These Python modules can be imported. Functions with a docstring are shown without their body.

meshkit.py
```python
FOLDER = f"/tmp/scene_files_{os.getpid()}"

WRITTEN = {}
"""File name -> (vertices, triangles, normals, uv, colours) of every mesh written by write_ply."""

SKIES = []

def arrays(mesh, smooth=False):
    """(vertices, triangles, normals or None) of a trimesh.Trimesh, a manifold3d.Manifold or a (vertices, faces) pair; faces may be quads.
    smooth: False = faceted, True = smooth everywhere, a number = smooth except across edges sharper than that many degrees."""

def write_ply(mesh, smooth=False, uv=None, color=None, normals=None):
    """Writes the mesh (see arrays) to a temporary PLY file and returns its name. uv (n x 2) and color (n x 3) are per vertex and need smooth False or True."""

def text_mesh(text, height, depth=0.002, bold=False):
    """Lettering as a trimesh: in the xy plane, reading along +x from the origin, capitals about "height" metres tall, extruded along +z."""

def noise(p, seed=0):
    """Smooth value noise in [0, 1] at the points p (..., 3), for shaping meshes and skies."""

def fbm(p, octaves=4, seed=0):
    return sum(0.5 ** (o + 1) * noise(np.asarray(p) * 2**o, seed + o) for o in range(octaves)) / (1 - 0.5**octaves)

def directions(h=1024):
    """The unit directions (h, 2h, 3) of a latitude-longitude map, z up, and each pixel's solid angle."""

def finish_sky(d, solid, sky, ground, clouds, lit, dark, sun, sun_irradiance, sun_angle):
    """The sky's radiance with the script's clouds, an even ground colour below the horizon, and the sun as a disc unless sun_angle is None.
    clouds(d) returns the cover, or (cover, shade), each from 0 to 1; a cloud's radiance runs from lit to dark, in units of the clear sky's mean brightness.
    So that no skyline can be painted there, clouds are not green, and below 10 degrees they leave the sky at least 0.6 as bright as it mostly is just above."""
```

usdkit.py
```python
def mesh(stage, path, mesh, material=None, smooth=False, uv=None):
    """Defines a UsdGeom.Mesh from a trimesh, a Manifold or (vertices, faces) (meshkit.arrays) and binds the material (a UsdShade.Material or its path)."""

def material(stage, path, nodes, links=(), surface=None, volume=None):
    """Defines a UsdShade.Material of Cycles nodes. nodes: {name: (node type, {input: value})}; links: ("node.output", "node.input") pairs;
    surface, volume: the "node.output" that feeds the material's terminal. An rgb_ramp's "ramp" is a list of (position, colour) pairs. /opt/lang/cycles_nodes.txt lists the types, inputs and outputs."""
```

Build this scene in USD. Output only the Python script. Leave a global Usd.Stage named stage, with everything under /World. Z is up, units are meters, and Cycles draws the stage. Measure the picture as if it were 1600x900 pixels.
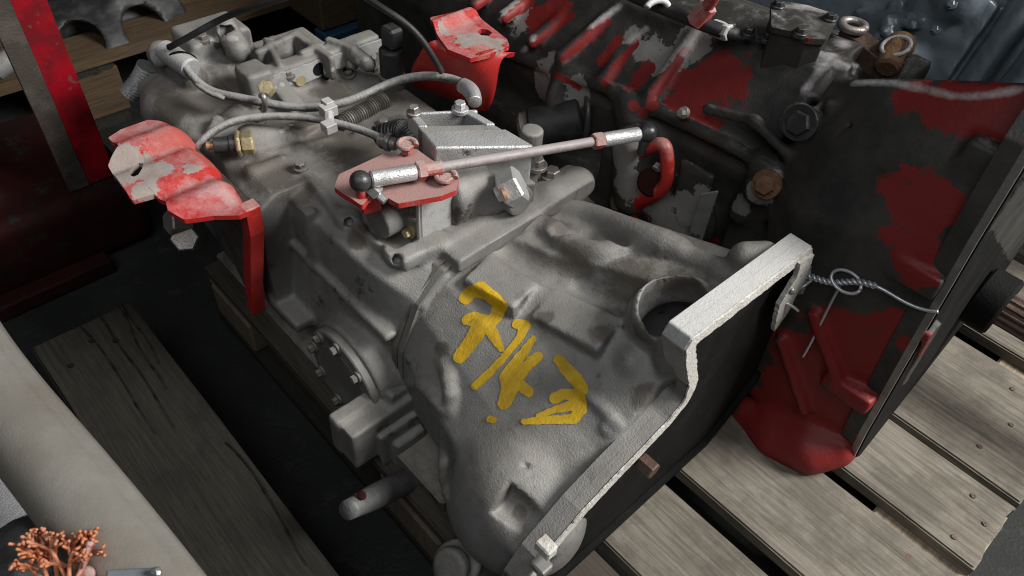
import math, random
import numpy as np, trimesh, usdkit, meshkit
from pxr import Usd, UsdGeom, UsdLux, Gf, Sdf, Vt, UsdShade
from shapely.geometry import Polygon, LineString, Point, MultiPolygon
from shapely.ops import unary_union
random.seed(5); rng = np.random.default_rng(5)

stage = Usd.Stage.CreateInMemory()
UsdGeom.SetStageUpAxis(stage, 'Z'); UsdGeom.SetStageMetersPerUnit(stage, 1.0)
UsdGeom.Xform.Define(stage, '/World'); UsdGeom.Scope.Define(stage, '/World/Looks')

# ------------------------------------------------------------ camera
F = 1190.0                                   # focal length in pixels of a 1600 wide picture
CAM = np.array([0, 0, 1.0])
def _axes(vu=(-900, -950), vv=(2562, -640)):
    a = -np.array([vu[0]-800, vu[1]-450, F]); a /= np.linalg.norm(a)
    b = np.array([vv[0]-800, vv[1]-450, F]); b /= np.linalg.norm(b)
    s, d = a+b, a-b; s /= np.linalg.norm(s); d /= np.linalg.norm(d)
    X, Y = (s+d)/2**.5, (s-d)/2**.5
    return np.stack([X, Y, np.cross(X, Y)], 1)
RC = _axes()
cam = UsdGeom.Camera.Define(stage, '/World/camera')
cam.CreateHorizontalApertureAttr(36.0); cam.CreateVerticalApertureAttr(20.25)
cam.CreateFocalLengthAttr(36.0*F/1600); cam.CreateClippingRangeAttr(Gf.Vec2f(0.01, 100))
cam.CreateFStopAttr(9.0); cam.CreateFocusDistanceAttr(1.08); cam.CreateExposureAttr(0.0)
_m = Gf.Matrix4d(1)
for i, v in enumerate((RC[0], -RC[1], -RC[2], CAM)):
    for j in range(3): _m[i, j] = float(v[j])
cam.AddTransformOp().Set(_m)

def ray(px, py):
    w = RC.T @ np.array([px-800, py-450, F]); return w/np.linalg.norm(w)
def P(px, py, axis, val):                     # the point of a plane (axis 0/1/2 = val) under a pixel of the photograph
    r = ray(px, py); return CAM + (val-CAM[axis])/r[axis]*r
def Pz(px, py, z): return P(px, py, 2, z)
def Px(px, py, x): return P(px, py, 0, x)
def Py(px, py, y): return P(px, py, 1, y)

# ------------------------------------------------------------ light
def rect_light(name, pos, target, w, h, power, color):
    L = UsdLux.RectLight.Define(stage, '/World/'+name)
    L.CreateWidthAttr(w); L.CreateHeightAttr(h); L.CreateIntensityAttr(power); L.CreateNormalizeAttr(True)
    L.CreateColorAttr(Gf.Vec3f(*color))
    z = np.array(pos, float)-np.array(target, float); z /= np.linalg.norm(z)
    x = np.cross([0, 0, 1.], z); x /= np.linalg.norm(x); y = np.cross(z, x)
    m = Gf.Matrix4d(1)
    for i, v in enumerate((x, y, z, pos)):
        for j in range(3): m[i, j] = float(v[j])
    L.AddTransformOp().Set(m)
KEY = np.array([0.60, 0.47, 0.60]); KEY /= np.linalg.norm(KEY)
rect_light('key_lamp', np.array([-.45, .5, .3])+KEY*4.0, (-.45, .5, .3), 1.5, 1.5, 88.0, (1, .985, .96))
rect_light('room_lamp', (.5, -1.0, 3.2), (-.3, .5, .2), 2.6, 2.2, 11.5, (.93, .97, 1))  # unseen fill lamp, added for the ambient light of the building
dome = UsdLux.DomeLight.Define(stage, '/World/room_light')
dm = usdkit.material(stage, '/World/Looks/room_glow', {'b': ('background_shader', {'color': (.9, .96, 1), 'strength': 0.012})}, surface='b.background')
UsdShade.MaterialBindingAPI.Apply(dome.GetPrim()).Bind(dm)

# ------------------------------------------------------------ scene tree helpers
used = {}
def numbered(parent, name):
    k = (parent, name); used[k] = used.get(k, -1)+1
    return f'{parent}/{name}' if used[k] == 0 else f'{parent}/{name}_{used[k]:03d}'
def tag(o, label=None, cat=None, group=None, kind=None):
    p = o.GetPrim()
    for k, v in (('label', label), ('category', cat), ('group', group), ('kind', kind)):
        if v: p.SetCustomDataByKey(k, v)
    return p
def obj(name, mesh, mat, parent=None, smooth=35, label=None, attr=None):
    base = str(parent.GetPath()) if parent else '/World'
    if attr:                                  # masks are worked out on the final vertices
        v, f_, n = meshkit.arrays(mesh, smooth); mesh = trimesh.Trimesh(v, f_, process=False)
        m = usdkit.mesh(stage, numbered(base, name), mesh, mat, smooth=False)
        if n is not None: m.CreateNormalsAttr(Vt.Vec3fArray.FromNumpy(n.astype(np.float32))); m.SetNormalsInterpolation('vertex')
        for k in ('red', 'bare', 'dusty'):
            d = attr.get(k); d = np.zeros(len(v)) if d is None else d(mesh)
            UsdGeom.PrimvarsAPI(m).CreatePrimvar(k, Sdf.ValueTypeNames.FloatArray, 'vertex').Set(Vt.FloatArray.FromNumpy(np.asarray(d, np.float32)))
    else: m = usdkit.mesh(stage, numbered(base, name), mesh, mat, smooth=smooth)
    if label: tag(m, label)
    return m.GetPrim()
def thing(name, label, cat, group=None):
    x = UsdGeom.Xform.Define(stage, numbered('/World', name)); tag(x, label, cat, group); return x.GetPrim()

# ------------------------------------------------------------ materials
def mk(name, base, alt=None, alt_amt=.5, alt_scale=9, dust=None, dust_amt=.0, grime=None, grime_amt=0., rough=.55, metal=0., bump=.15, bscale=260, spec=.5, scr=0, coat=0, stretch=(1, 1, 1), dscale=60., oil=False):
    n = {'g': ('geometry', {}), 'mp': ('mapping', {'scale': stretch}),
         'n1': ('noise_texture', {'scale': alt_scale, 'detail': 7, 'roughness': .65}),
         'n2': ('noise_texture', {'scale': bscale, 'detail': 3, 'roughness': .6}),
         'n3': ('noise_texture', {'scale': 38, 'detail': 6, 'roughness': .7}),
         'p': ('principled_bsdf', {'metallic': metal, 'roughness': rough, 'specular_ior_level': spec, 'coat_weight': coat, 'coat_roughness': .15}),
         'b': ('bump', {'strength': bump, 'distance': .004})}
    L = [('g.position', 'mp.vector'), ('mp.vector', 'n1.vector'), ('mp.vector', 'n2.vector'), ('mp.vector', 'n3.vector'), ('n2.fac', 'b.height'), ('b.normal', 'p.normal')]
    cur = None
    def mixin(key, facsock, color):
        nonlocal cur
        n[key] = ('mix_color', {'a': base if cur is None else (0, 0, 0), 'b': color})
        if cur: L.append((cur, key+'.a'))
        L.append((facsock, key+'.fac')); cur = key+'.result'
    if alt:
        n['r1'] = ('map_range', {'from_min': .62-alt_amt*.3, 'from_max': .80-alt_amt*.3, 'clamp': True}); L.append(('n1.fac', 'r1.value')); mixin('m1', 'r1.result', alt)
    # fine mottling
    n['r3'] = ('map_range', {'from_min': .3, 'from_max': .75, 'to_min': 0., 'to_max': .5, 'clamp': True}); L.append(('n3.fac', 'r3.value'))
    mixin('m3', 'r3.result', tuple(c*.62 for c in base))
    if grime:
        n['r4'] = ('map_range', {'from_min': .66-.3*grime_amt, 'from_max': .72-.25*grime_amt, 'clamp': True}); n['n4'] = ('noise_texture', {'scale': 21, 'detail': 8, 'roughness': .72})
        L += [('mp.vector', 'n4.vector'), ('n4.fac', 'r4.value')]; mixin('m4', 'r4.result', grime)
    if dust:
        n['s'] = ('separate_xyz', {}); n['d1'] = ('math', {'math_type': 'multiply_add', 'value2': 1.0, 'value3': dust_amt-2.05})
        n['n5'] = ('noise_texture', {'scale': dscale, 'detail': 8, 'roughness': .75})
        n['d2'] = ('math', {'math_type': 'multiply_add', 'value2': 2.7, 'value3': 0.}); n['d3'] = ('clamp', {'min': 0., 'max': .95})
        L += [('g.normal', 's.vector'), ('s.z', 'd1.value1'), ('mp.vector', 'n5.vector'), ('n5.fac', 'd2.value1'), ('d1.value', 'd2.value3'), ('d2.value', 'd3.value')]
        mixin('m5', 'd3.result', dust)
    if oil:
        for key, at_, col, off in (('mo', 'red', (.115, .100, .083), .0), ('mb', 'bare', (.44, .435, .42), .0)):
            n[key+'a'] = ('attribute', {'attribute': at_}); n[key+'x'] = ('math', {'math_type': 'multiply_add', 'value2': 1.1}); n[key+'r'] = ('map_range', {'from_min': .98 if key == 'mo' else 1.05, 'from_max': 1.22 if key == 'mo' else 1.12, 'to_max': .85, 'clamp': True})
            L += [('n3.fac', key+'x.value1'), (key+'a.fac', key+'x.value3'), (key+'x.value', key+'r.value')]; mixin(key, key+'r.result', col)
    L.append((cur, 'p.base_color'))
    rr = ('map_range', {'from_min': .3, 'from_max': .7, 'to_min': max(.05, rough-.12), 'to_max': min(1, rough+.15)}); n['rr'] = rr
    L += [('n1.fac', 'rr.value'), ('rr.result', 'p.roughness')]
    return usdkit.material(stage, '/World/Looks/'+name, n, L, surface='p.BSDF')

DUST = (.50, .47, .43)
M = {}
M['alu'] = mk('cast_aluminium', (.235, .231, .225), alt=(.135, .124, .11), alt_amt=.7, alt_scale=6, oil=True, dust=(.30, .285, .26), dust_amt=.42, dscale=14., grime=(.06, .052, .045), grime_amt=.30, rough=.62, metal=.2, bump=.34, bscale=420)
M['alu_dusty'] = mk('dusty_aluminium', (.42, .415, .41), alt=(.30, .295, .285), alt_scale=25, dust=(.56, .55, .53), dust_amt=.62, dscale=240., rough=.6, metal=.15, bump=.3, bscale=520, grime=(.14, .13, .12), grime_amt=.05)
M['alu_clean'] = mk('clean_aluminium', (.62, .62, .62), alt=(.4, .39, .38), alt_scale=18, rough=.42, metal=.55, bump=.4, bscale=400, grime=(.06, .05, .045), grime_amt=.12)
M['alu_brown'] = mk('oily_aluminium', (.20, .185, .165), alt=(.10, .085, .07), alt_scale=11, alt_amt=.7, dust=(.27, .25, .22), dust_amt=.5, grime=(.03, .026, .022), grime_amt=.3, rough=.5, metal=.2, bump=.25, bscale=300)
M['rim'] = mk('pale_rim', (.64, .62, .57), alt=(.44, .40, .34), alt_scale=40, rough=.6, bump=.6, bscale=300, grime=(.28, .12, .05), grime_amt=.12)
M['red'] = mk('dusty_red_paint', (.52, .028, .022), alt=(.40, .024, .022), alt_scale=14, dust=(.50, .30, .27), dust_amt=.52, rough=.38, bump=.12, bscale=220, grime=(.13, .09, .085), grime_amt=.05)
M['rod'] = mk('dusty_rod', (.22, .185, .178), alt=(.30, .13, .12), alt_scale=30, alt_amt=.2, dust=(.36, .325, .315), dust_amt=.8, rough=.55, bump=.2, bscale=320)
M['red_plate'] = mk('dusty_red_plate', (.48, .03, .025), dust=(.37, .235, .215), dust_amt=.74, dscale=22., rough=.5, bump=.25, bscale=300)
M['red_rod'] = mk('pinkish_dusty_red', (.38, .06, .05), dust=(.42, .30, .27), dust_amt=1.0, rough=.6, bump=.4, bscale=320)
M['red_dark'] = mk('dark_red_with_shade', (.030, .0045, .0045), alt=(.012, .005, .005), alt_amt=.6, alt_scale=9, rough=.75, spec=.15, bump=.25, bscale=200, grime=(.02, .018, .018), grime_amt=.35)  # shade over the machine body is put into this near-black red
M['red_post'] = mk('bright_red_paint', (.36, .007, .016), alt=(.13, .006, .010), alt_amt=.8, alt_scale=12, rough=.35, bump=.12, bscale=200, grime=(.12, .09, .08), grime_amt=.22)
M['brown_edge'] = mk('worn_brown_steel', (.06, .048, .040), alt=(.10, .08, .068), alt_scale=22, rough=.6, bump=.3)
M['black'] = mk('black_grime_and_shade', (.007, .007, .007), alt=(.013, .013, .012), alt_scale=14, rough=.7, bump=.3, spec=.12)  # also paints the shade on both bell faces
M['rubber'] = mk('black_rubber', (.02, .02, .021), alt=(.045, .044, .043), alt_scale=30, rough=.55, bump=.15)
M['hose'] = mk('dusty_hose', (.09, .086, .082), alt=(.16, .15, .14), alt_scale=30, dust=(.36, .35, .335), dust_amt=.75, dscale=90., rough=.6, bump=.4, grime=(.04, .035, .03), grime_amt=.35)
M['steel'] = mk('worn_steel', (.32, .31, .30), alt=(.20, .18, .165), alt_scale=30, dust=(.42, .37, .34), dust_amt=.6, rough=.42, metal=.6, bump=.25)
M['dark_steel'] = mk('dark_steel', (.07, .07, .072), alt=(.12, .115, .11), alt_scale=24, rough=.36, metal=.5, bump=.2)
M['lever'] = mk('worn_grey_lever', (.12, .12, .118), alt=(.2, .195, .19), alt_scale=26, rough=.5, metal=.3, bump=.3, grime=(.05, .045, .04), grime_amt=.2)
M['zinc'] = mk('bright_zinc', (.66, .66, .65), alt=(.5, .46, .4), alt_scale=30, rough=.32, metal=.8, bump=.1)
M['brass'] = mk('brass', (.70, .58, .34), alt=(.5, .42, .27), alt_scale=50, rough=.35, metal=.7, bump=.15)
M['rust'] = mk('rust', (.17, .085, .045), alt=(.30, .17, .08), alt_scale=40, rough=.8, bump=.6, bscale=300)
M['rust_dark'] = mk('dark_rusty_shaft', (.10, .06, .045), alt=(.16, .10, .075), alt_scale=40, rough=.5, metal=.4, bump=.3)
M['yellow'] = mk('yellow_marking_paint', (.76, .47, .010), alt=(.50, .30, .012), alt_scale=16, alt_amt=.6, stretch=(2.2, .8, 1.), rough=.62, bump=.3, bscale=200, grime=(.19, .16, .10), grime_amt=.16)
M['silver'] = mk('silver_tube', (.37, .352, .315), alt=(.26, .235, .195), alt_scale=4, alt_amt=.6, rough=.42, metal=.35, bump=.12, bscale=380, grime=(.3, .24, .18), grime_amt=.06)
M['orange'] = mk('orange_twig', (.60, .21, .10), alt=(.5, .27, .17), alt_scale=40, rough=.6, bump=.3)
M['greypaint'] = mk('dark_blue_grey_paint', (.17, .205, .235), alt=(.20, .235, .265), alt_scale=12, rough=.26, bump=.12, bscale=120, coat=.3, dust=(.16, .17, .18), dust_amt=.30)
M['floor'] = mk('shade_dark_concrete', (.0075, .0080, .0076), alt=(.015, .016, .0145), alt_scale=8, rough=.75, bump=.5, bscale=150, grime=(.02, .02, .02), grime_amt=.3)  # near-black so that the shade in the pallet gaps is in the colour
M['blue'] = mk('dull_blue_paint', (.012, .05, .10), alt=(.02, .06, .10), rough=.6)
M['wire'] = mk('galvanised_wire', (.62, .64, .68), alt=(.5, .5, .52), rough=.3, metal=.6, bump=.05)
M['copper'] = mk('copper_tip', (.62, .36, .22), alt=(.5, .3, .2), rough=.45, metal=.5)

def wood(name, light, dark, axis=0, dirt=.35, dirtc=(.06, .048, .036)):
    st = [26., 26., 26.]; st[axis] = 1.6
    n = {'g': ('geometry', {}), 'oi': ('object_info', {}), 'vm': ('vector_math', {'math_type': 'multiply_add', 'vector2': (7, 5, 3)}), 'mp': ('mapping', {'scale': tuple(st)}),
         'w': ('noise_texture', {'scale': 1.4, 'detail': 6, 'roughness': .62, 'distortion': 1.2}), 'w2': ('noise_texture', {'scale': 7, 'detail': 5, 'roughness': .7}),
         'k': ('noise_texture', {'scale': 9, 'detail': 6, 'roughness': .7}),
         'r': ('rgb_ramp', {'ramp': [(.25, dark), (.48, light), (.62, tuple(.86*c for c in light)), (.8, tuple(.55*c for c in light))]}),
         'c': ('mix_color', {'blend_type': 'multiply', 'fac': .55}), 'rr': ('map_range', {'from_min': .35, 'from_max': .6, 'to_min': .35, 'to_max': 1.15, 'clamp': True}),
         'cc': ('combine_color', {}), 'd': ('map_range', {'from_min': .66-dirt*.3, 'from_max': .8-dirt*.3, 'to_max': .5, 'clamp': True}), 'dm': ('mix_color', {'b': dirtc}),
         'hv': ('hsv', {'saturation': .95}), 'ov': ('map_range', {'to_min': .78, 'to_max': 1.15}),
         'b': ('bump', {'strength': .55, 'distance': .004}), 'p': ('principled_bsdf', {'roughness': .78, 'specular_ior_level': .25})}
    L = [('g.position', 'vm.vector1'), ('oi.random', 'vm.vector3'), ('vm.vector', 'mp.vector')]
    n['vm'] = ('vector_math', {'math_type': 'add'}); n['sc'] = ('math', {'math_type': 'multiply', 'value2': 3.7}); n['cx'] = ('combine_xyz', {})
    L = [('g.position', 'vm.vector1'), ('oi.random', 'sc.value1'), ('sc.value', 'cx.x'), ('sc.value', 'cx.y'), ('cx.vector', 'vm.vector2'), ('vm.vector', 'mp.vector'),
         ('mp.vector', 'w.vector'), ('mp.vector', 'w2.vector'), ('g.position', 'k.vector'), ('w.fac', 'r.fac'), ('r.color', 'c.a'), ('w2.fac', 'rr.value'),
         ('rr.result', 'cc.r'), ('rr.result', 'cc.g'), ('rr.result', 'cc.b'), ('cc.color', 'c.b'), ('c.result', 'dm.a'), ('k.fac', 'd.value'), ('d.result', 'dm.fac'),
         ('oi.random', 'ov.value'), ('dm.result', 'hv.color'), ('ov.result', 'hv.value'), ('hv.color', 'p.base_color'), ('w2.fac', 'b.height'), ('b.normal', 'p.normal')]
    return usdkit.material(stage, '/World/Looks/'+name, n, L, surface='p.BSDF')
M['wood'] = wood('pallet_wood', (.225, .198, .158), (.12, .103, .078), dirt=.72, dirtc=(.075, .062, .047))
M['wood_y'] = wood('pallet_wood_cross', (.36, .285, .205), (.20, .15, .10), axis=1)
M['wood_old'] = wood('stained_wood', (.07, .058, .045), (.03, .026, .02), dirt=.8)
M['wood_dark'] = wood('dark_wood_with_shade', (.030, .027, .021), (.017, .015, .012), dirt=.5, dirtc=(.012, .011, .009))  # shadow over the left plank is put into this near-black wood
M['wood_warm'] = wood('warm_wood', (.085, .055, .028), (.05, .032, .016), axis=1)
M['wood_end'] = mk('sawn_block', (.15, .12, .085), alt=(.10, .078, .052), alt_scale=6, stretch=(14, 2, 2), rough=.8, bump=.5, bscale=60)
M['char'] = mk('black_crack', (.012, .01, .008), rough=.9, spec=.1)

def patch_paint(name, base, base2, c1, c2, rough=.56, dust=-.22):
    """grimy casing with paint (primvar red) and bare metal (primvar bare) broken up by noise"""
    n = {'g': ('geometry', {}), 'ar': ('attribute', {'attribute': 'red'}), 'ab': ('attribute', {'attribute': 'bare'}),
         'n1': ('noise_texture', {'scale': 26, 'detail': 9, 'roughness': .7}), 'n2': ('noise_texture', {'scale': 10, 'detail': 7, 'roughness': .7}), 'n3': ('noise_texture', {'scale': 300, 'detail': 2}), 'n6': ('noise_texture', {'scale': 45, 'detail': 8, 'roughness': .75}), 'nm': ('mix_float', {'fac': .55}),
         'b0': ('map_range', {'from_min': .35, 'from_max': .65, 'clamp': True}), 'm0': ('mix_color', {'a': base, 'b': base2}),
         'a1': ('math', {'math_type': 'multiply_add', 'value2': 1.9}), 'r1': ('map_range', {'from_min': 1.44, 'from_max': 1.47, 'clamp': True}), 'm1': ('mix_color', {'b': c1}),
         'a2': ('math', {'math_type': 'multiply_add', 'value2': 1.9}), 'r2': ('map_range', {'from_min': 1.44, 'from_max': 1.47, 'clamp': True}), 'm2': ('mix_color', {'b': c2}),
         's': ('separate_xyz', {}), 'd1': ('math', {'math_type': 'multiply_add', 'value2': 1.1, 'value3': dust-1.45}), 'd2': ('math', {'math_type': 'multiply_add', 'value2': 1.2}), 'd3': ('clamp', {'max': .9}), 'm5': ('mix_color', {'b': (.55, .52, .52)}),
         'ad': ('attribute', {'attribute': 'dusty'}), 'dd': ('math', {'math_type': 'multiply_add', 'value2': 1.0}),
         'b': ('bump', {'strength': .16, 'distance': .003}), 'p': ('principled_bsdf', {'roughness': rough, 'specular_ior_level': .4})}
    L = [('g.position', k+'.vector') for k in ('n1', 'n2', 'n3', 'n6')] + [('n2.fac', 'b0.value'), ('b0.result', 'm0.fac'),
         ('n1.fac', 'nm.a'), ('n6.fac', 'nm.b'), ('nm.result', 'a1.value1'), ('ab.fac', 'a1.value3'), ('a1.value', 'r1.value'), ('m0.result', 'm1.a'), ('r1.result', 'm1.fac'),
         ('nm.result', 'a2.value1'), ('ar.fac', 'a2.value3'), ('a2.value', 'r2.value'), ('m1.result', 'm2.a'), ('r2.result', 'm2.fac'),
         ('g.normal', 's.vector'), ('s.z', 'd1.value1'), ('n6.fac', 'd2.value1'), ('d1.value', 'dd.value1'), ('ad.fac', 'dd.value3'), ('dd.value', 'd2.value3'), ('d2.value', 'd3.value'), ('m2.result', 'm5.a'), ('d3.result', 'm5.fac'),
         ('m5.result', 'p.base_color'), ('n3.fac', 'b.height'), ('b.normal', 'p.normal')]
    return usdkit.material(stage, '/World/Looks/'+name, n, L, surface='p.BSDF')
M['bracket'] = patch_paint('chipped_red_bracket', (.46, .026, .022), (.36, .02, .018), (.29, .235, .205), (.43, .095, .08), rough=.45, dust=-.06)
M['gb2'] = patch_paint('chipped_casing', (.018, .019, .018), (.060, .055, .048), (.22, .21, .195), (.19, .014, .013))

# ------------------------------------------------------------ mesh helpers
def arr(*a): return np.array(a, float)
def rbox(c, size, r=.003, R=None):
    """box with chamfered edges"""
    h = np.array(size, float)/2; r = min(r, h.min()*.9); pts = []
    for s in np.ndindex(2, 2, 2):
        sg = np.array(s)*2-1
        for k in range(3):
            p = sg*(h-r); p[k] = sg[k]*h[k]; pts.append(p)
    m = trimesh.convex.convex_hull(np.array(pts))
    if R is not None: m.vertices = m.vertices @ np.asarray(R).T
    m.apply_translation(c); return m
def box6(x0, x1, y0, y1, z0, z1, r=.003): return rbox(((x0+x1)/2, (y0+y1)/2, (z0+z1)/2), (x1-x0, y1-y0, z1-z0), r)
def frame(d):
    d = np.asarray(d, float)/np.linalg.norm(d); u = np.cross(d, [0, 0, 1.] if abs(d[2]) < .9 else [1., 0, 0]); u /= np.linalg.norm(u)
    return u, np.cross(d, u), d
def prism(a, b, r, n=20, r2=None, ch=.0, rot=0.):
    """round or n-sided bar from a to b, chamfered ends"""
    a, b = np.array(a, float), np.array(b, float); u, v, d = frame(b-a); L = np.linalg.norm(b-a); r2 = r if r2 is None else r2
    prof = [(0, r-ch), (ch, r), (L-ch, r2), (L, r2-ch)] if ch > 0 else [(0, r), (L, r2)]
    t = np.arange(n)/n*2*np.pi+rot; ring = np.cos(t)[:, None]*u+np.sin(t)[:, None]*v
    V = [a]; Fc = []
    for z, q in prof: V += list(a+d*z+ring*q)
    V.append(b); k = len(prof)
    for i in range(n):
        j = (i+1) % n
        Fc.append((0, 1+j, 1+i))
        for s in range(k-1):
            p, q = 1+s*n, 1+(s+1)*n
            Fc += [(p+i, p+j, q+j), (p+i, q+j, q+i)]
        Fc.append((1+(k-1)*n+i, 1+(k-1)*n+j, 1+k*n))
    return trimesh.Trimesh(np.array(V), Fc, process=False)
def hexbar(a, b, r): return prism(a, b, r, 6, ch=r*.12)
def smooth_path(pts, n=60):
    from scipy.interpolate import CubicSpline
    p = np.array(pts, float); t = np.r_[0, np.cumsum(np.linalg.norm(np.diff(p, axis=0), axis=1))]
    return CubicSpline(t, p)(np.linspace(0, t[-1], n))
def tube(pts, r, n=12, steps=60, smooth=True, sq=None):
    p = smooth_path(pts, steps) if smooth else np.array(pts, float)
    T = np.gradient(p, axis=0); T /= np.linalg.norm(T, axis=1, keepdims=True)
    u = frame(T[0])[0]; V, Fc = [], []; t = np.arange(n)/n*2*np.pi; rr = np.interp(np.linspace(0, 1, len(p)), np.linspace(0, 1, np.size(r)), np.ravel(r))
    for i in range(len(p)):
        u = u-T[i]*(u@T[i]); u /= np.linalg.norm(u); w = np.cross(T[i], u)
        V.append(p[i]+rr[i]*(np.cos(t)[:, None]*u+np.sin(t)[:, None]*w))
    V = np.vstack(V+[p[:1], p[-1:]]); k = len(p)
    for i in range(k-1):
        for j in range(n):
            q = (j+1) % n; Fc += [(i*n+j, i*n+q, (i+1)*n+q), (i*n+j, (i+1)*n+q, (i+1)*n+j)]
    for j in range(n):
        q = (j+1) % n; Fc += [(k*n, q, j), (k*n+1, (k-1)*n+j, (k-1)*n+q)]
    return trimesh.Trimesh(V, Fc, process=False)
def ball(c, r, sc=(1, 1, 1), sub=3):
    m = trimesh.creation.icosphere(sub, r); m.apply_scale(sc); m.apply_translation(c); return m
def join(*ms): return trimesh.util.concatenate(list(ms))
def plate(poly, axis, a, b, ch=.0):
    """polygon (in the two other axes, in order) extruded along axis from a to b"""
    poly = poly if hasattr(poly, 'geom_type') else Polygon(poly)
    if not poly.is_valid: poly = poly.buffer(0)
    if isinstance(poly, MultiPolygon): poly = max(poly.geoms, key=lambda g: g.area)
    def ext(pl, h): return trimesh.creation.extrude_polygon(pl, h, engine='earcut')
    lo, hi = min(a, b), max(a, b); m = ext(poly, hi-lo); V = m.vertices.copy(); V[:, 2] += lo
    o = {0: (2, 0, 1), 1: (0, 2, 1), 2: (0, 1, 2)}[axis]
    m = trimesh.Trimesh(V[:, o], m.faces if axis != 1 else m.faces[:, ::-1], process=False); return m
def ngon(c, r, n=24): return [(c[0]+r*math.cos(t), c[1]+r*math.sin(t)) for t in np.arange(n)/n*2*np.pi]
def rrect(x0, x1, y0, y1, r): return Polygon([(x0, y0), (x1, y0), (x1, y1), (x0, y1)]).buffer(-r).buffer(r, quad_segs=5)
def bolt(parent, p, d, r=.008, h=.007, mat='steel', washer=True, sub=None, name='bolt'):
    d = np.asarray(d, float)/np.linalg.norm(d); p = np.asarray(p, float)
    ms = [hexbar(p+d*(.0025 if washer else 0), p+d*(h+.0025), r)]
    if washer: ms.append(prism(p-d*.004, p+d*.0025, r*1.45, 20, ch=.0006))
    return obj(name, join(*ms), M[mat], parent, smooth=25)

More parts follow.
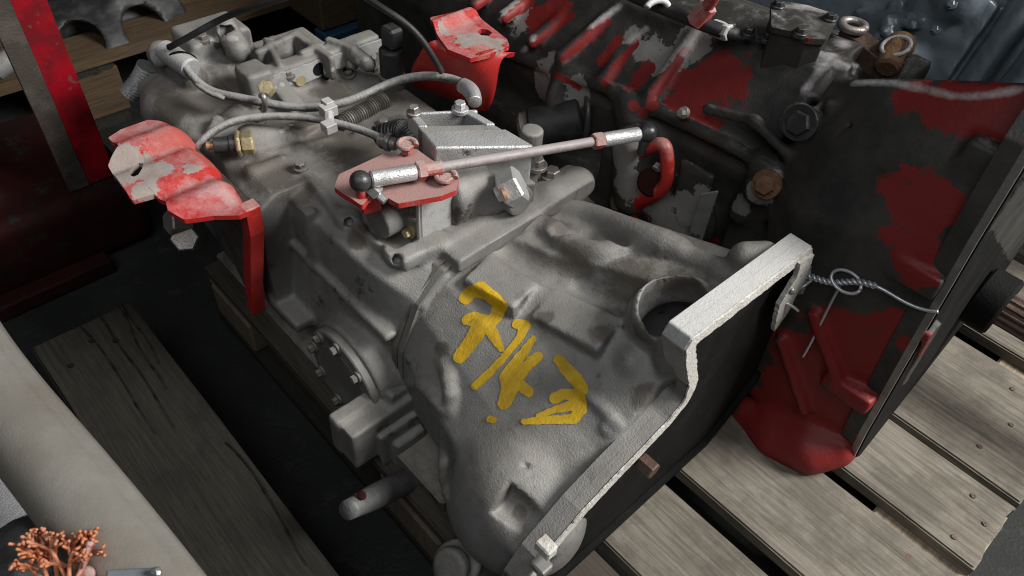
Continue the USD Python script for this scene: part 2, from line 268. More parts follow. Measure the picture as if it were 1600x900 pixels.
# ------------------------------------------------------------ solids blended on a grid (cast shapes with fillets)
class Cast:
    def __init__(s, lo, hi, h):
        s.lo, s.h = np.array(lo, float), h; s.n = np.ceil((np.array(hi)-s.lo)/h).astype(int)+1
        s.D = np.full(s.n, .5, np.float32); s.ax = [s.lo[k]+h*np.arange(s.n[k]) for k in range(3)]
    def region(s, lo, hi, m):
        i0 = np.clip(np.floor((np.array(lo)-m-s.lo)/s.h).astype(int), 0, s.n); i1 = np.clip(np.ceil((np.array(hi)+m-s.lo)/s.h).astype(int)+1, 0, s.n)
        sl = tuple(slice(a, b) for a, b in zip(i0, i1)); X = np.meshgrid(*[s.ax[k][sl[k]] for k in range(3)], indexing='ij', sparse=True); return sl, X
    def put(s, f, lo, hi, k=.01, cut=False):
        sl, X = s.region(lo, hi, k+.012 if not cut else k+.02)
        if min(x.stop-x.start for x in sl) <= 0: return
        d = f(*X).astype(np.float32); a = s.D[sl]
        if cut: a, d = -a, d
        k = max(k, 1e-5); hh = np.maximum(k-np.abs(a-d), 0)/k; r = np.minimum(a, d)-hh*hh*k*.25
        s.D[sl] = -r if cut else r
    def box(s, x0, x1, y0, y1, z0, z1, r=.006, k=.008, cut=False):
        c = ((x0+x1)/2, (y0+y1)/2, (z0+z1)/2); e = ((x1-x0)/2-r, (y1-y0)/2-r, (z1-z0)/2-r)
        def f(x, y, z):
            q = [np.abs(v-c[i])-e[i] for i, v in enumerate((x, y, z))]
            return np.sqrt(sum(np.maximum(v, 0)**2 for v in q))+np.minimum(np.maximum(np.maximum(q[0], q[1]), q[2]), 0)-r
        s.put(f, (x0, y0, z0), (x1, y1, z1), k, cut); return s
    def obox(s, a, b, w, hgt, up=(0, 0, 1), r=.004, k=.008, cut=False):
        """bar from a to b, w wide, hgt high (centred)"""
        a, b = np.array(a, float), np.array(b, float); d = b-a; L = np.linalg.norm(d); d /= L; v = np.cross(up, d); v /= np.linalg.norm(v); u = np.cross(d, v); c = (a+b)/2; e = (L/2-r, w/2-r, hgt/2-r)
        def f(x, y, z):
            p = [x-c[0], y-c[1], z-c[2]]; q = [np.abs(sum(p[i]*ax[i] for i in range(3)))-e[j] for j, ax in enumerate((d, v, u))]
            return np.sqrt(sum(np.maximum(t, 0)**2 for t in q))+np.minimum(np.maximum(np.maximum(q[0], q[1]), q[2]), 0)-r
        m = max(w, hgt)/2; s.put(f, np.minimum(a, b)-m, np.maximum(a, b)+m, k, cut); return s
    def cap(s, a, b, r, r2=None, k=.015, cut=False):
        a, b = np.array(a, float), np.array(b, float); d = b-a; L2 = max(d@d, 1e-12); r2 = r if r2 is None else r2
        def f(x, y, z):
            t = np.clip(((x-a[0])*d[0]+(y-a[1])*d[1]+(z-a[2])*d[2])/L2, 0, 1)
            return np.sqrt((x-a[0]-t*d[0])**2+(y-a[1]-t*d[1])**2+(z-a[2]-t*d[2])**2)-(r+(r2-r)*t)
        m = max(r, r2); s.put(f, np.minimum(a, b)-m, np.maximum(a, b)+m, k, cut); return s
    def chain(s, pts, r, k=.015, cut=False):
        rr = np.broadcast_to(r, (len(pts),))
        for i in range(len(pts)-1): s.cap(pts[i], pts[i+1], rr[i], rr[i+1], k, cut)
        return s
    def cyl(s, a, b, r, rd=.003, k=.008, cut=False):
        a, b = np.array(a, float), np.array(b, float); d = b-a; L = np.linalg.norm(d); d /= L; c = (a+b)/2
        def f(x, y, z):
            p = (x-c[0], y-c[1], z-c[2]); t = p[0]*d[0]+p[1]*d[1]+p[2]*d[2]
            q = np.sqrt(np.maximum(p[0]**2+p[1]**2+p[2]**2-t*t, 0))-r+rd; w = np.abs(t)-L/2+rd
            return np.sqrt(np.maximum(q, 0)**2+np.maximum(w, 0)**2)+np.minimum(np.maximum(q, w), 0)-rd
        s.put(f, np.minimum(a, b)-r, np.maximum(a, b)+r, k, cut); return s
    def ell(s, c, r, k=.02, cut=False):
        c, r = np.array(c, float), np.array(r, float)
        def f(x, y, z):
            k0 = np.sqrt(((x-c[0])/r[0])**2+((y-c[1])/r[1])**2+((z-c[2])/r[2])**2); k1 = np.sqrt(((x-c[0])/r[0]**2)**2+((y-c[1])/r[1]**2)**2+((z-c[2])/r[2]**2)**2)
            return k0*(k0-1)/np.maximum(k1, 1e-6)
        s.put(f, c-r, c+r, k, cut); return s
    def loft(s, secs, r=.01, k=.01, cut=False, smooth=True):
        """secs: [(x, [(y, z), ...]), ...] with equal counts; sections between are interpolated"""
        xs = np.array([q[0] for q in secs]); PP = np.array([q[1] for q in secs], float)
        lo = (xs.min(), PP[..., 0].min(), PP[..., 1].min()); hi = (xs.max(), PP[..., 0].max(), PP[..., 1].max())
        sl, X = s.region(lo, hi, k+.012); x = X[0][:, 0, 0]; y = X[1][0]; z = X[2][0]; d = np.empty((len(x), y.shape[0], z.shape[1]), np.float32)
        if smooth and len(xs) > 2:
            from scipy.interpolate import PchipInterpolator
            G = PchipInterpolator(xs, PP.reshape(len(xs), -1))
            poly = lambda t: G(t).reshape(-1, 2)
        else: poly = lambda t: np.stack([[np.interp(t, xs, PP[:, i, j]) for j in range(2)] for i in range(PP.shape[1])])
        for i, xv in enumerate(x):
            g = Polygon(poly(np.clip(xv, xs[0], xs[-1]))).buffer(0).buffer(-r)
            if isinstance(g, MultiPolygon): g = max(g.geoms, key=lambda q: q.area)
            q = np.array(g.exterior.coords)[:-1]; best = None; ins = None
            for (y0, z0), (y1, z1) in zip(q, np.roll(q, -1, 0)):
                ey, ez = y1-y0, z1-z0; L2 = ey*ey+ez*ez+1e-12; wy, wz = y-y0, z-z0; t = np.clip((wy*ey+wz*ez)/L2, 0, 1); dd = (wy-t*ey)**2+(wz-t*ez)**2
                best = dd if best is None else np.minimum(best, dd)
                c = ((z0 <= z) & (z < z1)) | ((z1 <= z) & (z < z0)); 
                hit = c & (y < y0+(z-z0)*(ey/(ez if abs(ez) > 1e-9 else 1e-9))); ins = hit if ins is None else ins ^ hit
            d2 = np.sqrt(best)*np.where(ins, -1, 1)-r; ex = max(xs[0]-xv, xv-xs[-1])
            d[i] = np.maximum(d2, ex) if ex <= 0 else np.sqrt(np.maximum(d2, 0)**2+ex*ex)
        s.put(lambda *_: d, lo, hi, k, cut) if False else s._blend(sl, d, k, cut); return s
    def _blend(s, sl, d, k, cut):
        a = s.D[sl]
        if cut: a = -a
        hh = np.maximum(k-np.abs(a-d), 0)/k; r = np.minimum(a, d)-hh*hh*k*.25; s.D[sl] = -r if cut else r
    def mesh(s, rough=0.0, seed=0):
        D, h = s.D, s.h
        D[0] = D[-1] = .5; D[:, 0] = D[:, -1] = .5; D[:, :, 0] = D[:, :, -1] = .5
        S = D < 0; n = s.n-1
        cnt = sum(S[a:a+n[0], b:b+n[1], c:c+n[2]].astype(np.int8) for a, b, c in np.ndindex(2, 2, 2)); act = np.argwhere((cnt > 0) & (cnt < 8))
        ids = np.full(n, -1, np.int64); ids[tuple(act.T)] = np.arange(len(act))
        cor = {c: D[act[:, 0]+c[0], act[:, 1]+c[1], act[:, 2]+c[2]].astype(float) for c in np.ndindex(2, 2, 2)}
        acc = np.zeros((len(act), 3)); num = np.zeros(len(act))
        for c in np.ndindex(2, 2, 2):
            for k in range(3):
                if c[k]: continue
                e = list(c); e[k] = 1; A, B = cor[c], cor[tuple(e)]; m = (A < 0) != (B < 0); t = np.where(m, A/np.where(A-B == 0, 1, A-B), 0)
                p = np.tile(np.array(c, float), (len(act), 1)); p[:, k] = t; acc[m] += p[m]; num[m] += 1
        V = s.lo+(act+acc/num[:, None])*h; Fc = []
        for k in range(3):
            a, b = (k+1) % 3, (k+2) % 3; sl0 = [slice(1, -1)]*3; sl0[k] = slice(0, -1); sl1 = list(sl0); sl1[k] = slice(1, None)
            for sgn in (0, 1):
                A, B = S[tuple(sl0)], S[tuple(sl1)]; E = np.argwhere((A & ~B) if sgn == 0 else (~A & B)); o = np.ones(3, int); o[k] = 0; E = E+o
                def idx(da, db): q = E.copy(); q[:, a] -= da; q[:, b] -= db; return ids[tuple(q.T)]
                q = [idx(1, 1), idx(0, 1), idx(0, 0), idx(1, 0)]
                if sgn: q = q[::-1]
                Fc += [np.stack([q[0], q[1], q[2]], 1), np.stack([q[0], q[2], q[3]], 1)]
        m = trimesh.Trimesh(V, np.vstack(Fc), process=False)
        if rough:
            m.vertices = V+m.vertex_normals*((meshkit.fbm(V*55, 3, seed)-.5)*rough)[:, None]
        return m
    def reduced(s, *a, **k): return s.mesh(*a, **k)
    def hit(s, px, py, off=0.):
        """first solid point under a pixel of the photograph, moved off towards the camera by off"""
        d = ray(px, py); t = np.arange(.45, 2.2, s.h*.4); q = np.round((CAM+t[:, None]*d-s.lo)/s.h).astype(int); ok = ((q >= 0) & (q < s.n)).all(1); v = np.ones(len(t)); v[ok] = s.D[tuple(q[ok].T)]
        i = np.argmax(v < 0); return CAM+(t[i]-off)*d
    def hits(s, pts, off=0., n=0):
        p = np.array([s.hit(x, y, off) for x, y in pts]); return smooth_path(p, n) if n else p
def hitpts(m, pts):
    D = np.array([ray(*p) for p in pts]); loc, ri, ti = m.ray.intersects_location(np.tile(CAM, (len(D), 1)), D, multiple_hits=False)
    out = {}
    for l, r_ in zip(loc, ri): out[r_] = l
    return out
def mask(m, blobs):
    h = hitpts(m, [(x, y) for x, y, r_ in blobs]); v = np.zeros(len(m.vertices)); V = np.asarray(m.vertices)
    for i, c_ in h.items():
        dist = np.linalg.norm(c_-CAM); r_ = blobs[i][2]*dist/F
        v = np.maximum(v, np.clip(1-.5*np.linalg.norm(V-c_, axis=1)/r_, 0, 1))
    return v
def along(a, b_, r_, n=5): return [(a[0]+(b_[0]-a[0])*t, a[1]+(b_[1]-a[1])*t, r_) for t in np.linspace(0, 1, n)]
def pm(*blobs): return lambda m: mask(m, blobs)

# ============================================================ SETTING: floor and pallets
FZ = -.146
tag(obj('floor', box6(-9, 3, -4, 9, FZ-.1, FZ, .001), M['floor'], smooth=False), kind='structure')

def board(parent, x0, x1, y0, y1, z0, z1, mat='wood', name='deck_board', jit=.002, label=None):
    lx = (x1-x0) >= (y1-y0); a0, a1, b0_, b1_ = (x0, x1, y0, y1) if lx else (y0, y1, x0, x1); n1 = 7
    jj = lambda k, e: (rng.random(k)-.5)*2*e
    tt = np.linspace(0, 1, n1); e1 = np.c_[a1-np.abs(jj(n1, .005)), b0_+(b1_-b0_)*tt]; e0_ = np.c_[a0+np.abs(jj(n1, .004)), b1_-(b1_-b0_)*tt]
    sA = np.c_[a0+(a1-a0)*np.linspace(.1, .9, 5), b0_+np.abs(jj(5, .0015))]; sB = np.c_[a1-(a1-a0)*np.linspace(.1, .9, 5), b1_-np.abs(jj(5, .0015))]
    out = np.vstack([sA, e1, sB, e0_]); pl_ = Polygon(out if lx else out[:, ::-1]).buffer(0)
    m0 = plate(pl_, 2, z0, z1-.0028); m1 = plate(pl_.buffer(-.0028, join_style=2), 2, z1-.003, z1); m = join(m0, m1)
    V = m.vertices.copy(); V[:, 2] += (V[:, 0]-x0)*rng.uniform(-.0012, .0012)
    return obj(name, trimesh.Trimesh(V, m.faces, process=False), M[mat], parent, smooth=False, label=label)
def nails(parent, pts):
    for x, y, z in pts:
        obj('nail', prism((x, y, z-.004), (x, y, z+.0008), .0042, 8), M['rust_dark'], parent, smooth=False)
def pallet(label, ys, x0, x1, z=0., cross=(0., .5, 1.), mats=None, group=None):
    t = thing('pallet', label, 'pallet', group); xs = []
    for i, (a, b) in enumerate(ys):
        board(t, x0+rng.uniform(-.004, .004), x1+rng.uniform(-.006, .006), a, b, z-.022, z, (mats or {}).get(i, 'wood'))
    Y0, Y1 = ys[0][0], ys[-1][1]
    for f in cross:
        c = x0+.0725+f*(x1-x0-.145); xs.append(c)
        board(t, c-.0725, c+.0725, Y0+.003, Y1-.003, z-.046, z-.0235, 'wood_y', 'cross_board')
        for g in (0, .5, 1):
            yc = Y0+.05+g*(Y1-Y0-.1); obj('block', box6(c-.07, c+.07, yc-.048, yc+.048, z-.122, z-.0475, .004), M['wood_end'], t, smooth=False)
    for g in (0, .5, 1):
        yc = Y0+.05+g*(Y1-Y0-.1); board(t, x0, x1, yc-.05, yc+.05, z-.1445, z-.1235, 'wood_dark', 'bottom_board')
    for i, (a, b) in enumerate(ys):
        nails(t, [(c+rng.uniform(-.05, .05), a+(b-a)*q+rng.uniform(-.008, .008), z) for c in (xs[-1], xs[0]) for q in (.22, .5, .8)])
    return t
pa = pallet('long wooden pallet carrying the bare grey gearbox, deck boards with dark gaps', [(.297, .445), (.462, .599), (.632, .80), (.828, .973)], -1.06, .152, mats={0: 'wood_old'})
pd = thing('plank', 'broad weathered plank left of the grey gearbox, its shadow put into the colour', 'plank')
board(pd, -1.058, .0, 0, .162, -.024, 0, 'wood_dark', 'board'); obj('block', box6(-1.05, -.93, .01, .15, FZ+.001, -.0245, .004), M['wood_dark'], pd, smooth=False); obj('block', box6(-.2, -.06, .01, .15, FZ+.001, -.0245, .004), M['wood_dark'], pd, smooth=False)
# long drying cracks with knots in the left deck board
for k, pts in enumerate([[(123, 507), (146, 530), (180, 575), (210, 625), (245, 680)], [(152, 490), (172, 515), (182, 532), (215, 575), (250, 630), (275, 670)], [(181, 478), (200, 500), (217, 540), (240, 575), (262, 610)], [(190, 474), (204, 497), (228, 528), (250, 570)], [(354, 692), (400, 745), (455, 840), (480, 885)]]):
    q = smooth_path([Pz(x, y, 0.) for x, y in pts], 30); w = [.0004+.0007*abs(math.sin(.6*i+k))*(1-i/34)+.0010*(i % 9 == 4) for i in range(30)]
    V = [c_+arr(0, s_*ww, .0026) for c_, ww in zip(q, w) for s_ in (-1, 1)]; Fc = []
    for i in range(29): Fc += [(2*i, 2*i+2, 2*i+1), (2*i+1, 2*i+2, 2*i+3)]
    obj('crack', trimesh.Trimesh(V, Fc, process=False), M['char'], pd, smooth=False)
for x_, y_ in ((145, 533), (182, 533), (197, 492), (112, 572)):
    q = Pz(x_, y_, 0.); obj('knot', prism(q, q+arr(0, 0, .0024), .0042, 12), M['char'], pd, smooth=False)
pb = pallet('wooden pallet under the red and black gearbox, boards wide and knotty', [(.984, 1.235), (1.275, 1.36), (1.39, 1.53), (1.56, 1.70), (1.73, 1.88)], -1.06, .154)

# ============================================================ GREY GEARBOX
gb = thing('gearbox', 'bare grey cast aluminium gearbox with yellow painted marks lying on the pallet', 'gearbox')
H = .0042
# ---- main case
c = Cast((-1.26, .22, -.02), (-.53, .80, .44), H)
seam = [(.40, 0), (.73, 0), (.735, .1), (.735, .2), (.73, .25), (.69, .292), (.58, .292), (.50, .294), (.445, .285), (.405, .25), (.376, .18), (.372, .08)]
mid = [(.345, 0), (.70, 0), (.705, .1), (.705, .2), (.70, .26), (.68, .300), (.58, .302), (.48, .302), (.405, .302), (.366, .290), (.362, .20), (.342, .10)]
c.loft([(-.815, mid), (-.66, mid), (-.54, seam)], r=.008)
rear = [(.335, 0), (.66, 0), (.68, .1), (.685, .2), (.68, .26), (.66, .300), (.58, .302), (.48, .304), (.345, .304), (.318, .288), (.314, .18), (.316, .09)]
rear2 = [(.36, .02), (.62, .02), (.64, .1), (.655, .2), (.65, .26), (.63, .300), (.56, .31), (.48, .32), (.37, .318), (.335, .29), (.318, .18), (.33, .10)]
c.loft([(-1.16, rear2), (-.95, rear), (-.80, rear)], r=.012, k=.006)
# bottom ledge of the step panel and chamfered shelf along the side
c.box(-.83, -.74, .31, .37, .085, .105, .004, .008)
c.obox((-.80, .362, .205), (-.56, .362, .205), .02, .012)
c.obox((-.745, .366, .305), (-.745, .366, .10), .018, .018, up=(0, 1, 0), k=.012)
c.obox(Pz(545, 345, .303), Pz(640, 415, .303), .016, .012, k=.01)
c.obox(Pz(540, 350, .303), Pz(470, 260, .303), .012, .01, k=.012)
# PTO boss for the round cover
c.cyl((-.628, .37, .078), (-.628, .329, .078), .092, .004, .010)
# recess in the top between lever pad and lug, lug with hole
for a, b in (((560, 335), (640, 395)),): pass
c.cyl(Pz(620, 405, .294), Pz(620, 405, .294)+arr(0, 0, .022), .018, .003, .006)
c.obox(Pz(620, 405, .305), Pz(690, 375, .305), .034, .022, k=.008)
c.cyl(Pz(620, 405, .30), Pz(620, 405, .33), .0065, .001, .003, cut=True)
c.cyl(Pz(545, 347, .294), Pz(545, 347, .294)+arr(0, 0, .016), .016, .003, .008)
c.cyl(Pz(545, 347, .30), Pz(545, 347, .32), .006, .001, .003, cut=True)
c.box(-.665, -.60, .405, .455, .296, .33, .004, .008, cut=True)
# raised floor of the actuator pad
c.box(-.74, -.57, .44, .64, .29, .312, .005, .008)
# plateau ridge leading back from the seam
c.obox(Pz(700, 405, .30), Pz(905, 275, .31), .05, .02, k=.012)
c.cap(Pz(905, 285, .305), Pz(860, 310, .305), .022, .02)
# rear upper structure: cross wall with holes, gussets, ribs, corner boss
c.box(-1.035, -1.004, .43, .675, .28, .352, .004, .012)
c.box(-1.05, -1.0, .43, .47, .28, .36, .004, .012)
for y in (.50, .57, .63): c.cap((-1.02, y, .285), (-.975, y, .285), .018, .016)
for a, b_, w in (((402, 100), (468, 66), .012), ((440, 118), (418, 76), .010), ((462, 68), (522, 108), .012), ((512, 76), (556, 92), .012), ((470, 100), (505, 85), .010)):
    c.obox(Pz(*a, .338), Pz(*b_, .338), w, .044, r=.002, k=.006)
c.box(-1.165, -1.03, .42, .62, .30, .318, .003, .006)
c.obox((-1.01, .475, .322), (-.945, .475, .296), .045, .03, up=(0, 1, 0), r=.002, k=.004)
c.obox(Pz(395, 150, .315), Pz(450, 158, .306), .05, .02, r=.003, k=.008)
c.box(-1.215, -1.13, .405, .51, .28, .362, .008, .012)
c.box(-1.16, -1.09, .41, .50, .28, .33, .012, .015)
c.cap(Pz(352, 42, .372), Pz(372, 78, .35), .018, .02, k=.01)
for yy in (.43, .465, .497): c.cyl((-1.125, yy, .33), (-1.125, yy, .38), .011, .002, .003, cut=True)
c.cap(Pz(252, 85, .335), Pz(300, 120, .33), .022, .02, k=.02)
c.chain([Pz(240, 130, .27), Pz(262, 175, .27), Pz(300, 205, .28)], [.03, .032, .026], k=.03)
c.cap(Pz(430, 75, .335), Pz(440, 80, .335), .02, .02, k=.006); c.cap(Pz(555, 85, .345), Pz(575, 100, .34), .013, .013, k=.006)
c.cap(c.hit(335, 205), c.hit(372, 172), .012, .009, k=.012); c.cyl(c.hit(340, 190, -.01), c.hit(340, 190, .004), .010, .002, .004)
c.cap(c.hit(395, 222), c.hit(455, 214), .028, .016, k=.018)          # sensor boss
c.obox(c.hit(455, 205), c.hit(500, 188), .03, .012, r=.002, k=.006)
c.obox(c.hit(400, 245), c.hit(520, 215), .008, .006, k=.008)
c.chain(c.hits([(300, 215), (330, 235), (360, 262), (395, 268), (440, 250)]), .007, k=.012)
for x_, y_ in ((560, 215), (470, 235), (585, 175)): c.cyl(c.hit(x_, y_, -.01), c.hit(x_, y_)+arr(0, 0, .004), .009, .002, .004)
case = c.mesh(.0010, 3)
def run(a, b_, r_, n=6): return [(a[0]+(b_[0]-a[0])*t, a[1]+(b_[1]-a[1])*t, r_) for t in np.linspace(0, 1, n)]
oily = [(560, 230, 60), (420, 270, 45), (500, 210, 50), (620, 200, 40), (350, 270, 40), (360, 140, 45), (310, 160, 40), (270, 170, 40), (470, 300, 30), (650, 350, 20), (560, 370, 22), (700, 130, 20), (520, 140, 30), (600, 150, 26)]
scr = run((415, 140), (585, 88), 5, 14)+run((300, 60), (368, 60), 5, 8)+run((440, 205), (470, 185), 4, 5)
obj('main_case', case, M['alu'], gb, smooth=True, attr={'red': pm(*oily), 'bare': pm(*scr)})

for x_, y_ in ((318, 62), (450, 118), (585, 112), (545, 118), (405, 190), (600, 195), (470, 262)):
    bolt(gb, c.hit(x_, y_, .001), (0, -.1, 1), .0075, .007, 'alu_brown')
# ---- bell housing
b = Cast((-.60, .22, -.03), (-.21, .86, .45), .0036)
s0 = [(.40, 0), (.73, 0), (.735, .1), (.738, .2), (.732, .25), (.69, .285), (.58, .288), (.50, .290), (.44, .278), (.40, .24), (.372, .18), (.368, .08)]
sm = [(.39, 0), (.72, 0), (.755, .1), (.772, .19), (.765, .255), (.70, .315), (.60, .312), (.51, .282), (.43, .258), (.385, .215), (.345, .16), (.34, .07)]
s1 = [(.40, 0), (.70, 0), (.78, .10), (.81, .19), (.80, .26), (.72, .365), (.62, .355), (.53, .29), (.44, .216), (.375, .182), (.303, .14), (.33, .03)]
b.loft([(-.555, s0), (-.245, s1)], r=.012)
b.ell((-.315, .372, .092), (.10, .085, .108), k=.018)                           # starter dome
# stepped plateau with a steep edge down to a valley beside it
v1 = b.hits([(792, 380), (820, 396), (852, 412), (885, 424), (920, 436), (965, 452), (1005, 470)], .014, 20); b.chain(v1, np.linspace(.024, .032, 20), k=.003, cut=True)
v1b = b.hits([(905, 440), (950, 462), (985, 482)], .012, 10); b.chain(v1b, .016, k=.004, cut=True)
def step(p_, q_, side, w, lift):
    A, B, S_ = b.hit(*p_), b.hit(*q_), b.hit(*side); d_ = (B-A)/np.linalg.norm(B-A); n_ = np.cross(d_, S_-A); n_ *= np.sign(n_[2])/np.linalg.norm(n_); o_ = (S_-A)-d_*((S_-A)@d_); o_ /= np.linalg.norm(o_)
    n2 = n_-o_*.20; n2 /= np.linalg.norm(n2); b.obox(A+o_*w/2+n_*(lift-.011), B+o_*w/2+n_*(lift-.011), w, .022, up=n2, r=.0045, k=.005)
step((762, 402), (842, 446), (722, 455), .055, .010); step((866, 452), (972, 502), (850, 520), .055, .010)
# folded pipe-like ridge
pr = b.hits([(822, 360), (845, 356), (875, 372), (905, 392), (940, 398), (975, 388), (1015, 386), (1060, 400), (1105, 418), (1150, 440)], -.005, 28); b.chain(pr, np.r_[np.linspace(.016, .018, 8), np.full(20, .017)], k=.006)
v2 = b.hits([(870, 350), (910, 362), (950, 370), (985, 366)], .010, 10); b.chain(v2, .014, k=.006, cut=True)
r3 = b.hits([(880, 328), (940, 345), (1000, 368), (1060, 388)], -.008, 12); b.chain(r3, .014, k=.015)
b.cap(Pz(1165, 405, .375), Pz(1195, 402, .38), .022, .020, k=.012)
# fork window with rim
w0 = b.hit(1050, 490); b.ell(w0+arr(0, 0, -.01), (.055, .052, .035), k=.015)
rm = b.hits([(1022, 522), (1006, 500), (1006, 474), (1024, 454), (1056, 446), (1095, 452)], -.002, 16); b.chain(rm, .0105, k=.008)
b.ell(w0+arr(.004, -.004, .01), (.042, .046, .07), k=.004, cut=True); b.ell(w0+arr(.012, .01, -.07), (.055, .06, .07), k=.006, cut=True)
# boss under the lug, ribs, recess in the dome, small dents
b.cap(Px(1056, 550, -.250), Px(1046, 612, -.258), .024, .022, k=.008)
b.cap(b.hit(985, 565, -.006), Px(1040, 585, -.262), .014, .02, k=.016)
b.cyl(b.hit(812, 806)+arr(-.03, -.004, .006), b.hit(835, 815)+arr(.05, -.004, .010), .021, .004, .004, cut=True)
b.cyl(Py(712, 880, .285), Py(748, 902, .33), .034, .006, .012); b.cyl(Py(700, 888, .27), Py(712, 880, .285), .026, .006, .008)
rb_ = b.hits([(905, 604), (935, 632), (966, 664)], -.001, 6); b.chain(rb_, .005, k=.008)
b.cyl(b.hit(952, 668, -.004), b.hit(952, 668, .003), .010, .003, .006)
cr = b.hits([(694, 565), (704, 640), (697, 705), (700, 770)], -.006, 12); b.chain(cr, .0075, k=.010)
sk_ = b.hits([(602, 642), (640, 706), (672, 770), (694, 835)], -.004, 12); b.chain(sk_, .007, k=.012)
cr2 = b.hits([(640, 600), (668, 610), (690, 640)], -.003, 8); b.chain(cr2, .006, k=.008)
b.ell(b.hit(822, 727), (.005, .004, .003), k=.001, cut=True)
bell = b.mesh(.0012, 7)
obj('bell_housing', bell, M['alu'], gb, smooth=True, attr={'red': pm((985, 440, 50), (900, 405, 34), (1060, 430, 45), (850, 497, 16), (1008, 622, 24), (940, 520, 20), (870, 345, 30), (690, 545, 16), (1000, 520, 22), (640, 650, 26), (812, 800, 14))})
# ---- flange
rim = Polygon([(.41, 0), (.70, 0), (.80, .09), (.826, .185), (.826, .25), (.735, .405), (.50, .415), (.492, .40), (.512, .35), (.535, .300), (.538, .270), (.516, .252), (.478, .238), (.425, .222), (.375, .202), (.313, .162), (.288, .13), (.28, .09), (.33, .0)])
rim_r = rim.buffer(.012).buffer(-.012, quad_segs=5).buffer(-.004).buffer(.004, quad_segs=4)
x1, x0, xr = -.220, -.247, -.234
lugclip = Polygon([(.44, .306), (.556, .306), (.556, .31), (.70, .30), (.86, .2), (.86, .44), (.44, .44)])
lowc = Polygon([(.2, -.1), (.2, .05), (.45, .10), (.70, .21), (.87, .235), (.9, -.1)])
band = rim_r.difference(rim_r.buffer(-.019)).difference(lowc)
def big(g): return max(g.geoms, key=lambda q: q.area) if hasattr(g, 'geoms') else g
band = big(band)
obj('flange', join(plate(big(rim_r.difference(lugclip.buffer(.0003))), 0, x0, xr), plate(big(band.difference(lugclip.buffer(.0003))), 0, xr+.0002, x1)), M['alu'], gb, smooth=30)
obj('flange_lug', join(plate(big(rim_r.intersection(lugclip)), 0, x0-.001, xr+.0002), plate(big(band.intersection(lugclip)), 0, xr+.0004, x1+.0008)), M['alu_dusty'], gb, smooth=30, label='bright dusty upper lug of the flange')
def wob(g, a=.002, s=40, seed=1):
    pts = np.array(g.segmentize(.006).exterior.coords)[:-1]; q = np.c_[pts, np.zeros(len(pts))]
    return Polygon(pts+np.c_[meshkit.noise(q*s*5, seed)-.5, meshkit.noise(q*s*5, seed+9)-.5]*2*a).buffer(0)
rimw = wob(big(band.buffer(-.0015)), .0017).intersection(rim_r.buffer(-.0008))
for g in getattr(rimw, 'geoms', [rimw]): obj('rim_edge', plate(g, 0, x1+.0009, x1+.0032), M['rim'], gb, smooth=False, label='pale scraped sealing edge along the flange')
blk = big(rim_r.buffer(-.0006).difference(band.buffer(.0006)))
obj('clutch_chamber', plate(blk, 0, xr+.0006, xr+.004), M['black'], gb, smooth=False, label='flat black plate painting the shade inside the bell')  # flat plate, its black colour stands in for the dark inside the bell
obj('chamber_lip', plate(big(blk.difference(blk.buffer(-.012)).intersection(lowc)), 0, xr+.0045, x1-.002), M['black'], gb, smooth=False)  # lip painted black with the same shade
# stud and nut on the flange rim
bolt(gb, Px(1000, 718, -.218)+arr(0, 0, 0), (1, 0, 0), .012, .02, 'rust_dark', washer=False, name='stud')
obj('flange_tab', rbox(Px(853, 855, -.215), (.022, .016, .018), .002), M['rim'], gb, label='pale tab at the lower end of the flange')
obj('flange_tab', rbox(Px(846, 884, -.21), (.02, .018, .014), .002), M['zinc'], gb)
# casting lugs hanging from the flange
p0, p1, p2 = Px(1240, 440, -.222), Px(1205, 500, -.222), Px(1200, 512, -.222)
obj('torn_gasket', plate(wob(Polygon([(p[1], p[2]) for p in (Px(1262, 392, -.222), Px(1248, 430, -.222), Px(1222, 482, -.222), Px(1200, 512, -.222), Px(1208, 470, -.222), Px(1236, 425, -.222), Px(1240, 405, -.222))]), .0018, 60, 4), 0, -.2185, -.2125), M['rim'], gb, smooth=False, label='torn pale gasket strip below the corner of the flange')

# ---- seam flange between case and bell: raised lip following the section
lip = Polygon(seam).buffer(.010, quad_segs=4).difference(Polygon(seam).buffer(-.02)).intersection(Polygon([(.3, .0), (.9, .0), (.9, .5), (.3, .5)]))
obj('joint_flange', plate(lip, 0, -.568, -.5565), M['alu_brown'], gb, smooth=35)
obj('joint_flange', plate(lip.buffer(-.0015), 0, -.556, -.546), M['alu'], gb, smooth=35)
for px, py in ((708, 402), (640, 487), (870, 306)):
    q = Px(px, py, -.57); obj('bolt_ear', prism(q+arr(-.008, 0, -.002), q+arr(.012, 0, -.002), .0095, 18, ch=.002), M['alu'], gb)
# ---- round side cover
cc = arr(-.628, .3285, .078)
cov = obj('side_cover', join(prism(cc+arr(0, .004, 0), cc+arr(0, -.012, 0), .085, 48, ch=.002), prism(cc+arr(0, -.010, 0), cc+arr(0, -.0125, 0), .062, 44, ch=.002)), M['alu'], gb, smooth=30)
obj('gasket', prism(cc+arr(0, .006, 0), cc+arr(0, .002, 0), .0875, 48), M['black'], cov)
for k in range(9):
    t = 2*math.pi*k/9+.2; bolt(cov, cc+arr(math.cos(t)*.074, -.0125, math.sin(t)*.074), (0, -1, 0), .0065, .008, 'alu')
